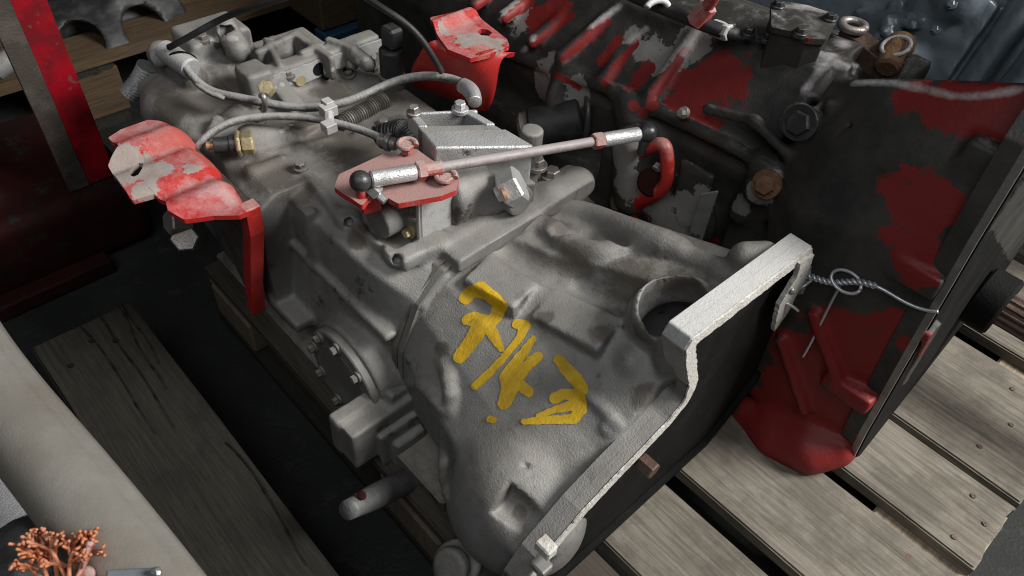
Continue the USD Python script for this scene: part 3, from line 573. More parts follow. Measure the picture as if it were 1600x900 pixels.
# ---- foot block and brackets low on the side
f = Cast((-.70, .20, -.02), (-.42, .40, .26), .0035)
f.box(-.568, -.522, .262, .37, .022, .104, .004)
f.box(-.574, -.550, .256, .33, .034, .110, .004, .006)
f.obox((-.540, .33, .104), Px(640, 604, -.545)+arr(0, 0, -.01), .018, .04, r=.003, k=.008)
f.box(-.522, -.512, .300, .37, .0, .075, .003, .006)
f.box(-.58, -.50, .318, .37, -.01, .05, .004)
obj('mounting_foot', f.mesh(.002, 5), M['alu'], gb, smooth=True)
# dark lever
la, lb = Py(655, 742, .34), Py(543, 797, .20)
lv = tube([la, la*.6+lb*.4, lb*.97+la*.03, lb], [.018, .018, .0175, .013], 16, 30); obj('selector_lever', lv, M['lever'], gb, smooth=True)
obj('paint_speck', ball(Py(565, 774, .224), .0055, (1.3, 1, .5)), M['red_dark'], gb)
# drain bar along the foot of the case
obj('sump_rail', box6(-1.04, -.40, .318, .40, .001, .03, .004), M['alu_brown'], gb)

# ---- actuator: white box, red lever plate, main valve body
act = Cast((-.78, .38, .29), (-.50, .70, .46), .003)
W = (-.66, -.597, .445, .505)
act.box(-.655, -.600, .44, .500, .305, .392, .004, .006)
act.cyl((-.64, .405, .335), (-.64, .45, .335), .026, .003, .006)                     # small cylinder left of the box
act.box(-.66, -.585, .495, .64, .305, .36, .006, .012)                             # lower body
act.cyl((-.615, .50, .345), (-.615, .56, .345), .036, .006, .01)
act.box(-.60, -.575, .535, .60, .305, .365, .008, .012)
act.cyl((-.578, .575, .34), (-.545, .575, .34), .022, .003, .012)                     # screw boss
act.cyl((-.60, .64, .31), (-.60, .64, .40), .016, .003, .01)                     # bolt tower
act.cyl((-.645, .565, .315), (-.60, .52, .315), .05, .006, .012)
obj('actuator_base', act.mesh(.0012, 2), M['alu'], gb, smooth=True)
obj('actuator_face', box6(-.5995, -.594, .4425, .4975, .309, .389, .002), M['alu_dusty'], gb, label='bright dusty end face of the actuator box')
obj('face_edge', box6(-.5995, -.5935, .4385, .4415, .309, .390, .001), M['alu_clean'], gb)
for z, y in ((.375, .4345), (.318, .4345)): bolt(gb, (-.612, y+.004, z), (0, -1, 0), .007, .008, 'brass')
# main valve body: slanted roof block with an open frame behind
vt = [Pz(690, 222, .415), Pz(832, 226, .405), Pz(770, 183, .415), Pz(700, 185, .418)]
vb = Cast((-.80, .46, .30), (-.52, .70, .46), .003)
A0, A1, A2, A3 = Pz(683, 228, .412), Pz(828, 226, .404), Pz(735, 172, .416), Pz(640, 176, .416)
ux = (A1-A0)/np.linalg.norm(A1-A0); uy = (A3-A0)/np.linalg.norm(A3-A0)
def hull(pts): return trimesh.convex.convex_hull(np.array(pts))
def slab(quad, z0, r=.004):
    import manifold3d as m3
    s = m3.Manifold.sphere(r, 10); q = []
    for p in quad:
        for z in (p[2]-r, z0): q.append(s.translate((float(p[0]), float(p[1]), float(z))))
    h = m3.Manifold.batch_hull(q); mm = h.to_mesh(); return trimesh.Trimesh(mm.vert_properties[:, :3], mm.tri_verts, process=False)
mid0, mid1 = A0+(A3-A0)*.42, A1+(A2-A1)*.42
val = obj('valve_body', slab([A0, A1, mid1, mid0], .315), M['alu_clean'], gb, smooth=30)
q0, q1 = A0+(A3-A0)*.44, A1+(A2-A1)*.44; q2, q3 = A0+(A3-A0)*.62, A1+(A2-A1)*.62
obj('valve_middle', slab([q0-arr(0, 0, .003), q1-arr(0, 0, .003), q3-arr(0, 0, .003), q2-arr(0, 0, .003)], .315, .003), M['alu'], val, smooth=30)
r0, r1, r2, r3 = q2, q3, A2, A3
th = .007
for a, b_ in ((r0, r3), (r1, r2), (r3, r2)):
    obj('frame_wall', slab([a, b_, b_+(arr(.5, .5, 0)*.0+ (r1-r0)/np.linalg.norm(r1-r0)*th if a is not r1 else -(r1-r0)/np.linalg.norm(r1-r0)*th), a+((r1-r0)/np.linalg.norm(r1-r0)*th if a is not r1 else -(r1-r0)/np.linalg.norm(r1-r0)*th)], .33, .003), M['alu_clean'], val, smooth=30)
obj('valve_base', slab([A0+arr(.01, -.012, -.06), A1+arr(.012, 0, -.055), A2+arr(0, .01, -.06), A3+arr(-.01, 0, -.06)], .312), M['alu'], val, smooth=30)
bolt(val, A3+arr(.004, .004, 0), (0, 0, 1), .007, .008, 'steel'); bolt(val, A2+arr(-.01, -.01, .0), (0, 0, 1), .008, .009, 'alu_clean')
sp = Pz(625, 205, .36); obj('spring_boot', tube([sp+arr(-.03, -.02, -.02), sp, A3+arr(.02, -.01, -.04)], [.015+.003*math.sin(i*1.5) for i in range(60)], 18, 60), M['dark_steel'], val, smooth=True)
# screw with hexagon collar
s0_, s1_ = Py(790, 295, .56), Py(822, 285, .575)
obj('adjusting_screw', join(hexbar(Py(785, 300, .555), Py(815, 285, .575), .026), prism(Py(783, 301, .552), Py(775, 305, .546), .011, 16, ch=.001)), M['alu_clean'], gb, smooth=25)
obj('screw_tip', prism(Py(790, 302, .545), Py(785, 304, .541), .009, 14), M['copper'], gb)
for px, py, z in ((652, 322+10, .345), (760, 322, .313), (838, 258, .345), (862, 275, .32), (758, 323, .315)):
    if (px, py) == (758, 323): continue
    bolt(gb, Pz(px, py, z), (0, 0, 1), .011, .010, 'steel')

# red lever plate
pl = [(522, 292), (530, 272), (600, 240), (618, 243), (632, 236), (650, 232), (672, 248), (690, 265), (712, 268), (717, 280), (713, 297), (690, 306), (622, 318), (590, 300), (575, 310), (566, 322), (552, 312), (532, 300)]
lp = Polygon([tuple(Pz(x, y, .402)[:2]) for x, y in pl]).buffer(-.003).buffer(.003)
lev = obj('lever_plate', plate(lp, 2, .394, .402), M['red_plate'], gb, smooth=30, label='dusty red lever plate')
def curl(p, r=.011, h=.013):
    ms = [tube([p+arr(math.cos(t)*r, math.sin(t)*r, h) for t in np.linspace(.6, 5.9, 24)], .0035, 8, 24, smooth=False), hexbar(p, p+arr(0, 0, h), r*.8)]
    return join(*ms)
obj('clevis_pin', curl(Pz(637, 238, .405)), M['red_rod'], lev, smooth=30)
obj('clevis_pin', curl(Pz(697, 283, .403), .012, .008), M['red_rod'], lev, smooth=30)
obj('plate_loop', tube([Pz(566, 308, .40), Pz(570, 290, .414), Pz(585, 281, .414), Pz(600, 288, .40)], .007, 10, 30), M['red'], lev, smooth=True)
obj('plate_tab', slab([Pz(565, 306, .40), Pz(590, 300, .40), Pz(592, 306, .396), Pz(567, 312, .396)], .375, .002), M['red'], lev, smooth=30)
obj('clamp_bolt', join(hexbar(Pz(578, 292, .412), Pz(591, 304, .404), .010), prism(Pz(590, 303, .404), Pz(603, 315, .398), .0055, 12, ch=.001)), M['zinc'], lev, smooth=25)

# ---- red mounting brackets (bent plate with keyhole)
def bent(outline, hole, zf, th, n=.006):
    poly = Polygon(outline).buffer(-.004).buffer(.004)
    if hole is not None: poly = poly.difference(hole)
    m = plate(poly, 2, 0, th); v, f_ = trimesh.remesh.subdivide_to_size(m.vertices, m.faces, n, max_iter=12)
    v, inv = np.unique(np.round(v, 6), axis=0, return_inverse=True); f_ = inv.reshape(-1)[f_]
    v[:, 2] += zf(v[:, 0], v[:, 1]); return trimesh.Trimesh(v, f_, process=False)
ol = [(170, 262), (176, 255), (190, 240), (170, 218), (190, 205), (232, 190), (268, 192), (300, 208), (320, 226), (345, 262), (370, 292), (386, 318), (372, 326), (330, 327), (285, 335), (262, 328), (258, 312), (240, 300), (205, 312), (197, 300)]
op = [tuple(Pz(x, y, .36)[:2]) for x, y in ol]
hl = Polygon([tuple(Pz(x, y, .36)[:2]) for x, y in ((205, 277), (202, 268), (207, 258), (216, 252), (224, 254), (223, 266), (217, 276), (210, 279))])
lx = P(253, 312, 2, .36)[0], P(330, 262, 2, .36)[0]
def zf1(x, y):
    step = 1/(1+np.exp(-(x+.835)/.004))
    return .356-.014*step+.010*np.exp(-((x+.935)/.018)**2)-.006*np.exp(-((x+.905)/.012)**2)+.012*np.exp(-((x+.80)/.022)**2)*(y > .18)-.03*np.clip((y-.272)/.03, 0, 1)**2-.010*np.clip((.20-y)/.03, 0, 1)**2*0
br = obj('mounting_bracket', bent(op, hl, zf1, .007), M['bracket'], gb, smooth=45, attr={'bare': pm((205, 268, 34), (185, 240, 20), (190, 212, 20), (240, 268, 24), (225, 298, 18), (300, 262, 14), (262, 225, 12)), 'red': pm((270, 215, 34), (310, 245, 26), (345, 290, 22), (300, 290, 18), (200, 205, 30), (365, 310, 18)), 'dusty': lambda m: .3*mask(m, [(345, 297, 24), (240, 196, 12)])}, label='dusty red bracket with a torn keyhole on the left side')
leg = [(-.765, .342), (-.772, .29), (-.817, .165), (-.836, .10), (-.86, .15), (-.90, .24), (-.975, .30), (-.975, .342)]
obj('back_plate', plate(Polygon(leg).buffer(-.003).buffer(.003), 1, .288, .297), M['brown_edge'], br, smooth=30, label='dark inner plate of the left bracket')  # inner plate in a darker tone than the red leg
strip = [(-.745, .347), (-.750, .30), (-.800, .16), (-.818, .083), (-.836, .083), (-.818, .168), (-.772, .295), (-.765, .347)]
obj('leg', plate(Polygon(strip).buffer(-.003).buffer(.003), 1, .280, .300), M['red'], br, smooth=30)
obj('hexagon_plug', join(hexbar(Py(262, 347, .24), Py(295, 345, .27), .02)), M['steel'], gb, smooth=25)
obj('hexagon_plug', join(hexbar(Py(288, 372, .25), Py(305, 372, .28), .022)), M['steel'], gb, smooth=25)
# second bracket, right side of the case
ol2 = [(672, 28), (710, 20), (745, 25), (792, 62), (796, 72), (770, 84), (735, 92), (700, 78), (688, 62), (676, 45)]
o2 = [tuple(Py(x, y, .72)) for x, y in ol2]
zt = .425
o2 = [tuple(Pz(x, y, zt)[:2]) for x, y in ol2]
h2 = Polygon([tuple(Pz(x, y, zt)[:2]) for x, y in ((744, 50), (752, 46), (762, 47), (769, 52), (764, 57), (752, 56))])
br2 = obj('mounting_bracket', bent(o2, h2, lambda x, y: zt-.006+.012*np.exp(-((x+.86)/.012)**2), .007), M['bracket'], gb, smooth=45, attr={'bare': pm((735, 62, 26), (770, 70, 22), (700, 45, 16)), 'red': pm((720, 40, 26), (750, 80, 20))}, label='red bracket with an oval hole on the far side')
S = Cast((-1.02, .54, .16), (-.60, .80, .48), .0035)
rows = []
for t in np.linspace(0, 1, 9):
    z = .42-.24*t; rows.append(z)
tp = [Pz(688, 62, .42), Pz(735, 90, .42), Pz(775, 84, .42), Pz(805, 82, .415)]
md = [Pz(650, 100, .375), Pz(690, 112, .37), Pz(750, 130, .372), Pz(778, 118, .385)]
lo_ = [Pz(645, 135, .30), Pz(690, 150, .29), Pz(745, 172, .285), Pz(764, 170, .30)]
SV, SF = [], []
ctrl = np.array([tp, [(a*.55+b_*.45)+arr(0, -.012, .008) for a, b_ in zip(tp, md)], md, lo_])
for i, u_ in enumerate(np.linspace(0, 1, 16)):
    from scipy.interpolate import CubicSpline
    row = CubicSpline([0, .3, .55, 1], ctrl)(u_); row = CubicSpline([0, .33, .75, 1], row)(np.linspace(0, 1, 20)); SV += list(row)
for i in range(15):
    for j in range(19): a = i*20+j; SF += [(a, a+20, a+1), (a+1, a+20, a+21)]
sk = trimesh.Trimesh(SV, SF, process=False); nn = sk.vertex_normals; back = np.array(SV)-nn*.008*(1 if nn[:, 1].mean() < 0 else -1); o = len(SV)
ed = [(i*20, (i+1)*20) for i in range(15)]+[(i*20+19, (i+1)*20+19) for i in range(15)]+[(j, j+1) for j in range(19)]+[(300+j, 301+j) for j in range(19)]
SF2 = SF+[(a+o, c_+o, b_+o) for a, b_, c_ in SF]+[t for a, b_ in ed for t in ((a, b_, b_+o), (a, b_+o, a+o))]
obj('bracket_skirt', trimesh.Trimesh(np.vstack([SV, back]), SF2, process=False), M['bracket'], br2, smooth=50, attr={'dusty': pm((795, 95, 14), (780, 115, 8))})  # pale mask along the right edge paints its highlight

# ---- sensor, cables, clip, plugs
s_a, s_b = Pz(322, 228, .335), Pz(398, 222, .335); d = (s_b-s_a); L = np.linalg.norm(d)
sen = obj('sensor', join(prism(s_a+d*.16, s_a+d*.50, .0115, 24, ch=.001), prism(s_a+d*.48, s_a+d*.64, .0135, 24, ch=.001)), M['dark_steel'], gb, smooth=30)
obj('sensor_nut', join(hexbar(s_a+d*.62, s_a+d*.72, .019), hexbar(s_a+d*.74, s_a+d*.98, .0175)), M['brass'], sen, smooth=25)
obj('terminal', prism(s_a, s_a+d*.18, .006, 12, ch=.001), M['copper'], sen)
zc = .345
c1 = [Pz(268, 78, .37), Pz(290, 105, .365), Pz(318, 135, .35), Pz(370, 152, .35), Pz(440, 165, .348), Pz(510, 166, .35), Pz(560, 152, .358), Pz(610, 130, .37), Pz(660, 119, .385), Pz(700, 122, .39), Pz(727, 136, .40)]
obj('cable', tube(c1, .0064, 14, 120), M['hose'], gb, smooth=True, label='dusty upper cable ending at the valve')
c2 = [Pz(306, 232, .33), Pz(330, 208, .345), Pz(365, 190, .35), Pz(420, 182, .35), Pz(470, 183, .35), Pz(510, 189, .352), Pz(560, 202, .352), Pz(600, 220, .36)]
obj('cable', tube(c2, .0057, 14, 90), M['hose'], gb, smooth=True, label='lower cable leading to the sensor')
obj('cable_boot', tube([Pz(722, 133, .40), Pz(735, 142, .402), Pz(742, 160, .40)], [.011, .012, .010], 16, 20), M['alu_clean'], gb, smooth=True)
obj('cable_end', join(prism(Pz(592, 218, .36), Pz(620, 226, .36), .009, 14, ch=.001), prism(Pz(604, 221, .36), Pz(611, 223, .36), .013, 14)), M['steel'], gb, smooth=30)
cl = obj('cable_clip', join(rbox(Pz(512, 162, .368), (.016, .014, .012), .001), rbox(Pz(513, 172, .363), (.018, .022, .016), .001), rbox(Pz(514, 198, .358), (.018, .018, .014), .001), prism(Pz(513, 160, .366), Pz(515, 202, .356), .007, 8)), M['alu_dusty'], gb, smooth=False, label='pale twin cable clip')
obj('cable_strap', tube([Pz(408, 150, .364)+arr(0, 0, .0), Pz(412, 152, .37), Pz(414, 165, .352), Pz(408, 168, .335)], .0045, 8, 20), M['steel'], gb, smooth=True)
bolt(gb, Pz(420, 141, .352), (.4, -.5, .75), .012, .014, 'brass', washer=False)
obj('frayed_end', join(*[tube([Pz(302+4*k, 122+3*k, .35), Pz(318+3*k, 140+2*k, .352), Pz(345+k*3, 150+k*2, .35)], .0035, 6, 10) for k in range(3)]), M['hose'], gb, smooth=True)
wa = [Pz(690, 112, .40), Pz(668, 75, .44), Pz(640, 42, .47), Pz(600, 14, .49), Pz(545, -14, .50), Pz(480, -12, .50), Pz(420, 4, .48), Pz(350, 28, .44), Pz(300, 55, .41), Pz(264, 74, .385)]
obj('wire_loop', tube(wa, .0048, 12, 140), M['rubber'], gb, smooth=True, label='thin black wire arching over the rear of the gearbox')
obj('cable_gland', join(prism(Pz(256, 78, .365), Pz(300, 108, .36), .017, 20, ch=.003), prism(Pz(245, 92, .35), Pz(262, 84, .362), .014, 16, ch=.002)), M['alu_dusty'], gb, smooth=30)
obj('gland_ring', tube([Pz(285, 95, .36)+.02*(math.cos(t)*arr(.35, -.2, .9)+math.sin(t)*arr(.5, .85, 0)) for t in np.linspace(0, 2*math.pi, 24)], .003, 8, 24, smooth=False), M['black'], gb, smooth=True)
sr = Pz(216, 130, .28)
obj('spring_stub', tube([sr+arr(-.01, -.02, -.02), sr+arr(.0, .0, .0), sr+arr(.01, .02, .03)], [.013+.004*(i % 2) for i in range(24)], 14, 24), M['alu_clean'], gb, smooth=False)
plg = Pz(612, 100, .34)
con = obj('connector', join(prism(plg+arr(0, 0, -.02), plg+arr(.0, 0, .028), .02, 16, ch=.003), rbox(plg+arr(-.003, .006, .045), (.03, .026, .035), .004)), M['rubber'], gb, smooth=30, label='black plug connector at the rear')
obj('connector_base', prism(plg+arr(.0, 0, -.05), plg+arr(0, 0, -.018), .022, 20, ch=.003), M['alu'], con)
for k in range(14):
    q = Pz(528+5.6*k, 196-3.0*k, .308); 
    if k == 0: sprg = [q]
    else: sprg.append(q)
obj('ribbed_hose', tube(sprg, [.012+.0028*math.cos(i*1.5) for i in range(90)], 14, 90), M['alu_brown'], gb, smooth=True)
for px, py, z, r in ((498, 108, .338, .011), (511, 116, .332, .010), (470, 126, .33, .009), (545, 108, .33, .010)):
    q = Px(px, py, -1.001); obj('bolt_hole', prism(q+arr(-.006, 0, 0), q+arr(.0012, 0, 0), r, 20), M['black' if r > .0095 else 'brass'], gb)
obj('bolt_hole', prism(Px(820, 724, -.2)*.0+Pz(820, 727, .2), Pz(820, 727, .2)+arr(.0, -.002, .0015), .006, 16), M['dark_steel'], gb) if False else None
obj('wall_face', plate(wob(Polygon([(.435, .305), (.435, .35), (.675, .345), (.675, .325), (.60, .322), (.52, .318), (.49, .335), (.47, .31)]), .0015, 50, 6), 0, -1.0035, -1.0005), M['alu_dusty'], gb, smooth=False, label='scraped bright face of the rear cross wall')

# ---- yellow painted marks, laid on the bell's surface
class L2:
    pass
def strokes():
    S = [[((727, 466), 11), ((738, 455), 12), ((750, 452), 13), ((768, 464), 12), ((782, 478), 11)],
         [((781, 480), 12), ((776, 492), 12), ((768, 503), 9)],
         [((730, 500), 10), ((742, 498), 12), ((757, 503), 12), ((770, 520), 11), ((783, 546), 5)],
         [((750, 512), 14), ((735, 535), 13), ((718, 558), 11)],
         [((808, 506), 9), ((820, 509), 10), ((812, 528), 7), ((790, 555), 6), ((765, 582), 7), ((743, 603), 7)],
         [((834, 528), 4), ((822, 546), 8), ((802, 572), 10), ((790, 590), 11), ((797, 608), 14), ((787, 630), 11)],
         [((840, 558), 9), ((820, 575), 10), ((806, 596), 10), ((826, 612), 9)],
         [((873, 562), 9), ((884, 576), 11), ((900, 592), 12), ((910, 608), 10)],
         [((868, 622), 10), ((880, 615), 9), ((902, 618), 12), ((908, 638), 11), ((898, 654), 9), ((860, 656), 7), ((818, 659), 5)],
         [((840, 650), 4), ((866, 640), 6), ((892, 634), 9)],
         [((766, 655), 6), ((772, 656), 5)]]
    for i, st in enumerate(S):
        g = unary_union([LineString([a, b_]).buffer(1).union(Polygon()) if False else unary_union([Point(a).buffer(ra*.91), Point(b_).buffer(rb*.91)]).convex_hull for (a, ra), (b_, rb) in zip(st[:-1], st[1:])])
        pts = np.array(g.segmentize(2.).exterior.coords)[:-1]; q = np.c_[pts, np.full(len(pts), i)]
        pts = pts+2.2*np.c_[meshkit.fbm(q/7., 3, i)-.5, meshkit.fbm(q/7., 3, i+30)-.5]*2
        yield Polygon(pts).buffer(0)
for i, g in enumerate(strokes()):
    if isinstance(g, MultiPolygon): g = max(g.geoms, key=lambda q: q.area)
    m = trimesh.creation.extrude_polygon(g.segmentize(3), .5, engine='earcut'); keep = np.abs(m.face_normals[:, 2]) > .5
    top = m.faces[keep & (m.triangles_center[:, 2] > .25)]
    v, f_ = trimesh.remesh.subdivide_to_size(m.vertices, top, 4.0, max_iter=12)
    v, inv = np.unique(np.round(v[:, :2], 4), axis=0, return_inverse=True); f_ = inv.reshape(-1)[f_]
    used_v = np.unique(f_); remap = np.full(len(v), -1); remap[used_v] = np.arange(len(used_v)); v = v[used_v]; f_ = remap[f_]
    D = np.array([ray(*p) for p in v]); loc, ri, ti = bell.ray.intersects_location(np.tile(CAM, (len(D), 1)), D, multiple_hits=False)
    Pn = np.full((len(D), 3), np.nan); Pn[ri] = loc+bell.face_normals[ti]*0+np.array([0, 0, 0.])-D[ri]*(.0008+.0001*i)
    ok = ~np.isnan(Pn[f_]).any(axis=(1, 2)); Pn = np.nan_to_num(Pn)
    mm = trimesh.Trimesh(Pn, f_[ok], process=False)
    if mm.face_normals[:, 2].mean() < 0: mm.invert()
    obj('paint_stroke', mm, M['yellow'], gb, smooth=True)

# ============================================================ RED AND BLACK GEARBOX
g2 = thing('gearbox', 'large grimy black gearbox with chipped red paint and ribbed casing behind the grey one', 'gearbox')
k = Cast((-1.5, .70, -.02), (-.03, 1.62, .72), .0055)
c0 = [(.90, .02), (.89, .2), (.88, .27), (.905, .32), (.96, .385), (1.06, .42), (1.25, .42), (1.38, .3), (1.38, .02)]
c1 = [(.875, .02), (.865, .2), (.853, .315), (.872, .352), (.95, .43), (1.02, .462), (1.2, .40), (1.4, .3), (1.4, .02)]
c2 = [(.865, .02), (.855, .2), (.847, .355), (.868, .40), (.95, .492), (1.03, .505), (1.2, .44), (1.42, .30), (1.42, .02)]
k.loft([(-1.42, c0), (-.88, c1), (-.36, c2)], r=.012)
b0 = [(.865, .03), (.85, .2), (.84, .37), (.858, .43), (.90, .512), (1.0, .47), (1.2, .40), (1.40, .30), (1.43, .03)]
b1 = [(.80, .035), (.78, .2), (.785, .40), (.82, .48), (.89, .558), (1.0, .50), (1.2, .42), (1.42, .3), (1.45, .03)]
b2 = [(.82, .03), (.805, .2), (.805, .43), (.835, .54), (.905, .625), (1.0, .58), (1.25, .46), (1.45, .34), (1.48, .03)]
k.loft([(-.335, b0), (-.25, b1), (-.08, b2)], r=.014, k=.012)
k.box(-.375, -.335, .835, 1.3, .03, .40, .008, .01)
ribs = [((835, 68), (918, 5)), ((880, 92), (978, 10)), ((945, 130), (1012, 42)), ((1018, 152), (1095, 48)), ((790, 30), (850, -15)), ((745, 10), (800, -30))]
for a, b_ in ribs:
    A, B = Py(*a, .866), Py(*b_, .965); k.cap(A+arr(0, -.005, .005), B+arr(0, -.006, .006), .0125, .011, k=.005)
k.chain([Py(800, 85, .858), Py(960, 142, .855), Py(1140, 226, .85)], .011, k=.008)
k.chain([Py(795, 98, .850), Py(960, 160, .847), Py(1150, 250, .842)], .005, k=.004, cut=True)
k.chain([Py(1140, 226, .85), Py(1200, 262, .85)], .010, k=.008)
# stepped pads near the bell joint
for a, b_ in (((1255, 145), (1300, 85)), ((1298, 170), (1340, 108))): pass
s_ = arr(0, .08, .095); s_ /= np.linalg.norm(s_); nrm = np.cross(arr(1, 0, 0), s_)
k.obox(k.hit(1268, 158), k.hit(1308, 95), .046, .016, up=nrm, r=.002, k=.003); k.obox(k.hit(1300, 172), k.hit(1335, 112), .020, .022, up=nrm, r=.002, k=.003); k.obox(k.hit(1205, 125), k.hit(1240, 75), .07, .010, up=nrm, r=.002, k=.003)
k.obox(k.hit(1265, 84), k.hit(1340, 113), .016, .02, r=.002, k=.004)
k.chain([Py(1336, 205, .862), Py(1290, 262, .845), Py(1240, 320, .838), Py(1185, 385, .83)], .012, k=.008, cut=True)
k.chain([Py(1318, 190, .868), Py(1262, 262, .842), Py(1215, 325, .835)], .010, k=.008)
k.cyl(Py(1250, 192, .87), Py(1250, 192, .87)+arr(0, -.018, .012), .024, .003, .008)
k.cyl(Py(1198, 288, .85), Py(1198, 288, .85)+arr(0, -.03, .005), .020, .004, .01)
k.cap(Py(1160, 330, .842), Py(1200, 290, .842), .018, .02, k=.015)
k.chain([Py(1105, 170, .86), Py(1180, 190, .86), Py(1230, 240, .85)], .008, k=.01)
k.chain([Py(980, 175, .845), Py(1010, 245, .838), Py(1000, 300, .83)], [.02, .03, .03], k=.03)
k.box(-.60, -.50, .80, .86, .12, .30, .01, .02)
k.cap(Py(985, 225, .80), Py(985, 310, .80), .028, .026, k=.02)
k.ell(Py(1060, 335, .825), (.065, .036, .06), k=.01)
k.obox(Py(1055, 290, .80), Py(1105, 320, .80), .012, .10, k=.01)
k.ell(Py(900, 330, .80), (.08, .03, .05), k=.03)
k.box(-.95, -.62, .82, .87, .05, .22, .015, .03)
k.cyl(Py(900, 150, .90), Py(905, 158, .85), .055, .01, .02)
# webs and pockets at the foot of the bell
k.obox(k.hit(1275, 480), k.hit(1318, 600), .016, .035, up=(0, -1, .2), r=.003, k=.008)
k.obox(k.hit(1222, 520), k.hit(1262, 640), .014, .03, up=(0, -1, .2), r=.003, k=.010)
k.obox(k.hit(1445, 505), k.hit(1392, 600), .030, .030, up=(0, -1, .1), r=.003, k=.006)
h1 = k.hit(1330, 606); k.box(h1[0]-.035, h1[0]+.035, h1[1]-.022, h1[1]+.03, h1[2]-.012, h1[2]+.018, .004, .005)
h2_ = k.hit(1295, 685); k.box(h2_[0]-.03, h2_[0]+.028, h2_[1]-.012, h2_[1]+.03, h2_[2]-.022, h2_[2]+.020, .004, .006)
h3 = k.hit(1348, 655); k.box(h3[0]-.025, h3[0]+.015, h3[1]-.02, h3[1]+.02, h3[2]-.022, h3[2]+.018, .003, .004, cut=True)
h4 = k.hit(1425, 545); k.obox(k.hit(1432, 530), k.hit(1412, 565), .010, .03, up=(0, -1, .1), r=.001, k=.002, cut=True)
h5 = k.hit(1435, 425); k.box(h5[0]-.03, h5[0]+.03, h5[1]-.012, h5[1]+.03, h5[2]-.02, h5[2]+.012, .004, .008)
k.chain([Py(1165, 645, .80), Py(1215, 682, .795), Py(1265, 698, .80), Py(1310, 700, .82)], [.028, .036, .036, .024], k=.025)
hq = k.hit(1545, 258); k.box(hq[0]-.03, hq[0]+.025, hq[1]-.012, hq[1]+.03, hq[2]-.022, hq[2]+.022, .005, .006)
gm = k.mesh(.0015, 11)
red = [(1085, 140, 38), (1125, 120, 42), (1060, 160, 20), (1430, 148, 26), (1490, 160, 40), (1550, 172, 46), (1592, 180, 48), (1400, 290, 24), (1440, 315, 44), (1480, 322, 26), (1420, 272, 16), (1425, 400, 36), (1395, 370, 18),
       (1300, 560, 55), (1240, 620, 55), (1205, 690, 62), (1370, 560, 40), (1330, 660, 55), (1275, 700, 60), (1185, 640, 40), (1390, 500, 25), (1400, 540, 40), (1285, 505, 25), (845, 30, 22), (870, 12, 22), (1000, 122, 14), (1010, 108, 14), (985, 138, 12), (1020, 165, 10), (1005, 178, 9), (990, 165, 9), (1115, 380, 14)]
for a, b_ in ribs: red += along(a, (a[0]*.3+b_[0]*.7, a[1]*.3+b_[1]*.7), 7.5, 18)
red += along((870, 118), (905, 136), 6, 5)+along((1060, 172), (1120, 196), 8, 6)+along((940, 95), (965, 62), 9, 5)
red += [(1250, 560, 50), (1320, 520, 40), (1360, 600, 50), (1300, 640, 60), (1230, 660, 55), (1280, 690, 50), (1340, 690, 40), (1385, 545, 40), (1330, 605, 40), (1425, 520, 20), (1165, 660, 30), (1260, 715, 30), (1435, 425, 26), (1275, 500, 16)]
bare = [(1010, 75, 24), (985, 58, 14), (1035, 100, 24), (1065, 85, 26), (1090, 70, 24), (1078, 52, 20), (800, 22, 28), (828, 32, 12), (1185, 300, 24), (1160, 322, 20), (1210, 280, 16), (1030, 330, 38), (1080, 335, 38), (1060, 370, 30), (1095, 300, 16), (975, 240, 30), (985, 290, 28), (860, 95, 14), (850, 130, 30), (905, 140, 26), (1240, 25, 30)]
dusty = []
topline = smooth_path([(x, y, 0) for x, y in ((1335, 128), (1370, 127), (1400, 129), (1430, 135), (1465, 142), (1500, 148), (1530, 148), (1560, 144), (1592, 138))], 60)
dusty += [(q_[0], q_[1]+2.5, 5.5) for q_ in topline]
for x, y in ((1345, 124), (1370, 125), (1400, 126), (1430, 132), (1465, 140), (1500, 146), (1530, 146), (1560, 141), (1590, 134)): pass
for s2 in (((1255, 145), (1300, 85)), ((1255, 145), (1298, 172)), ((1265, 82), (1345, 112)), ((1310, 30), (1318, 70)), ((925, 40), (965, 12)), ((820, 75), (835, 62)), ((985, 65), (1008, 46)), ((1070, 85), (1093, 52))): dusty += along(*s2, 6, 9)
obj('casing', gm, M['gb2'], g2, smooth=True, attr={'red': pm(*red), 'bare': pm(*bare), 'dusty': lambda m: 1.0*mask(m, dusty)})
# flange of the big bell, leaning slightly
fl = Polygon([(.86, .0), (.822, .035), (.80, .12), (.795, .30), (.798, .47), (.82, .58), (.90, .67), (1.05, .735), (1.25, .745), (1.45, .66), (1.58, .45), (1.58, .2), (1.48, .0)]).buffer(-.01).buffer(.01)
def lean(m):
    v = m.vertices.copy(); v[:, 0] -= .060*(v[:, 2]-.3)+.042*(v[:, 1]-.82); return trimesh.Trimesh(v, m.faces, process=False)
def sub(m, e): v, f_ = trimesh.remesh.subdivide_to_size(m.vertices, m.faces, e, max_iter=12); return trimesh.Trimesh(v, f_, process=False)
fp = lean(sub(plate(fl, 0, -.100, -.072), .02))
obj('bell_flange', fp, M['gb2'], g2, smooth=30, attr={'red': pm((1415, 590, 22), (1380, 640, 25), (1350, 690, 22), (1420, 540, 16))})
edge = [(y, z) for y, z in np.array(fl.exterior.segmentize(.01).coords) if y < .86 and z > .02]
edge = fl.buffer(.0006).difference(fl.buffer(-.0045)).intersection(Polygon([(.7, .02), (.86, .02), (.86, .69), (.7, .69)]))
for g in getattr(edge, 'geoms', [edge]): obj('worn_edge', lean(sub(plate(g, 0, -.0795, -.0708), .02)), M['steel'], g2, smooth=False, label='bare worn edge of the big bell flange')
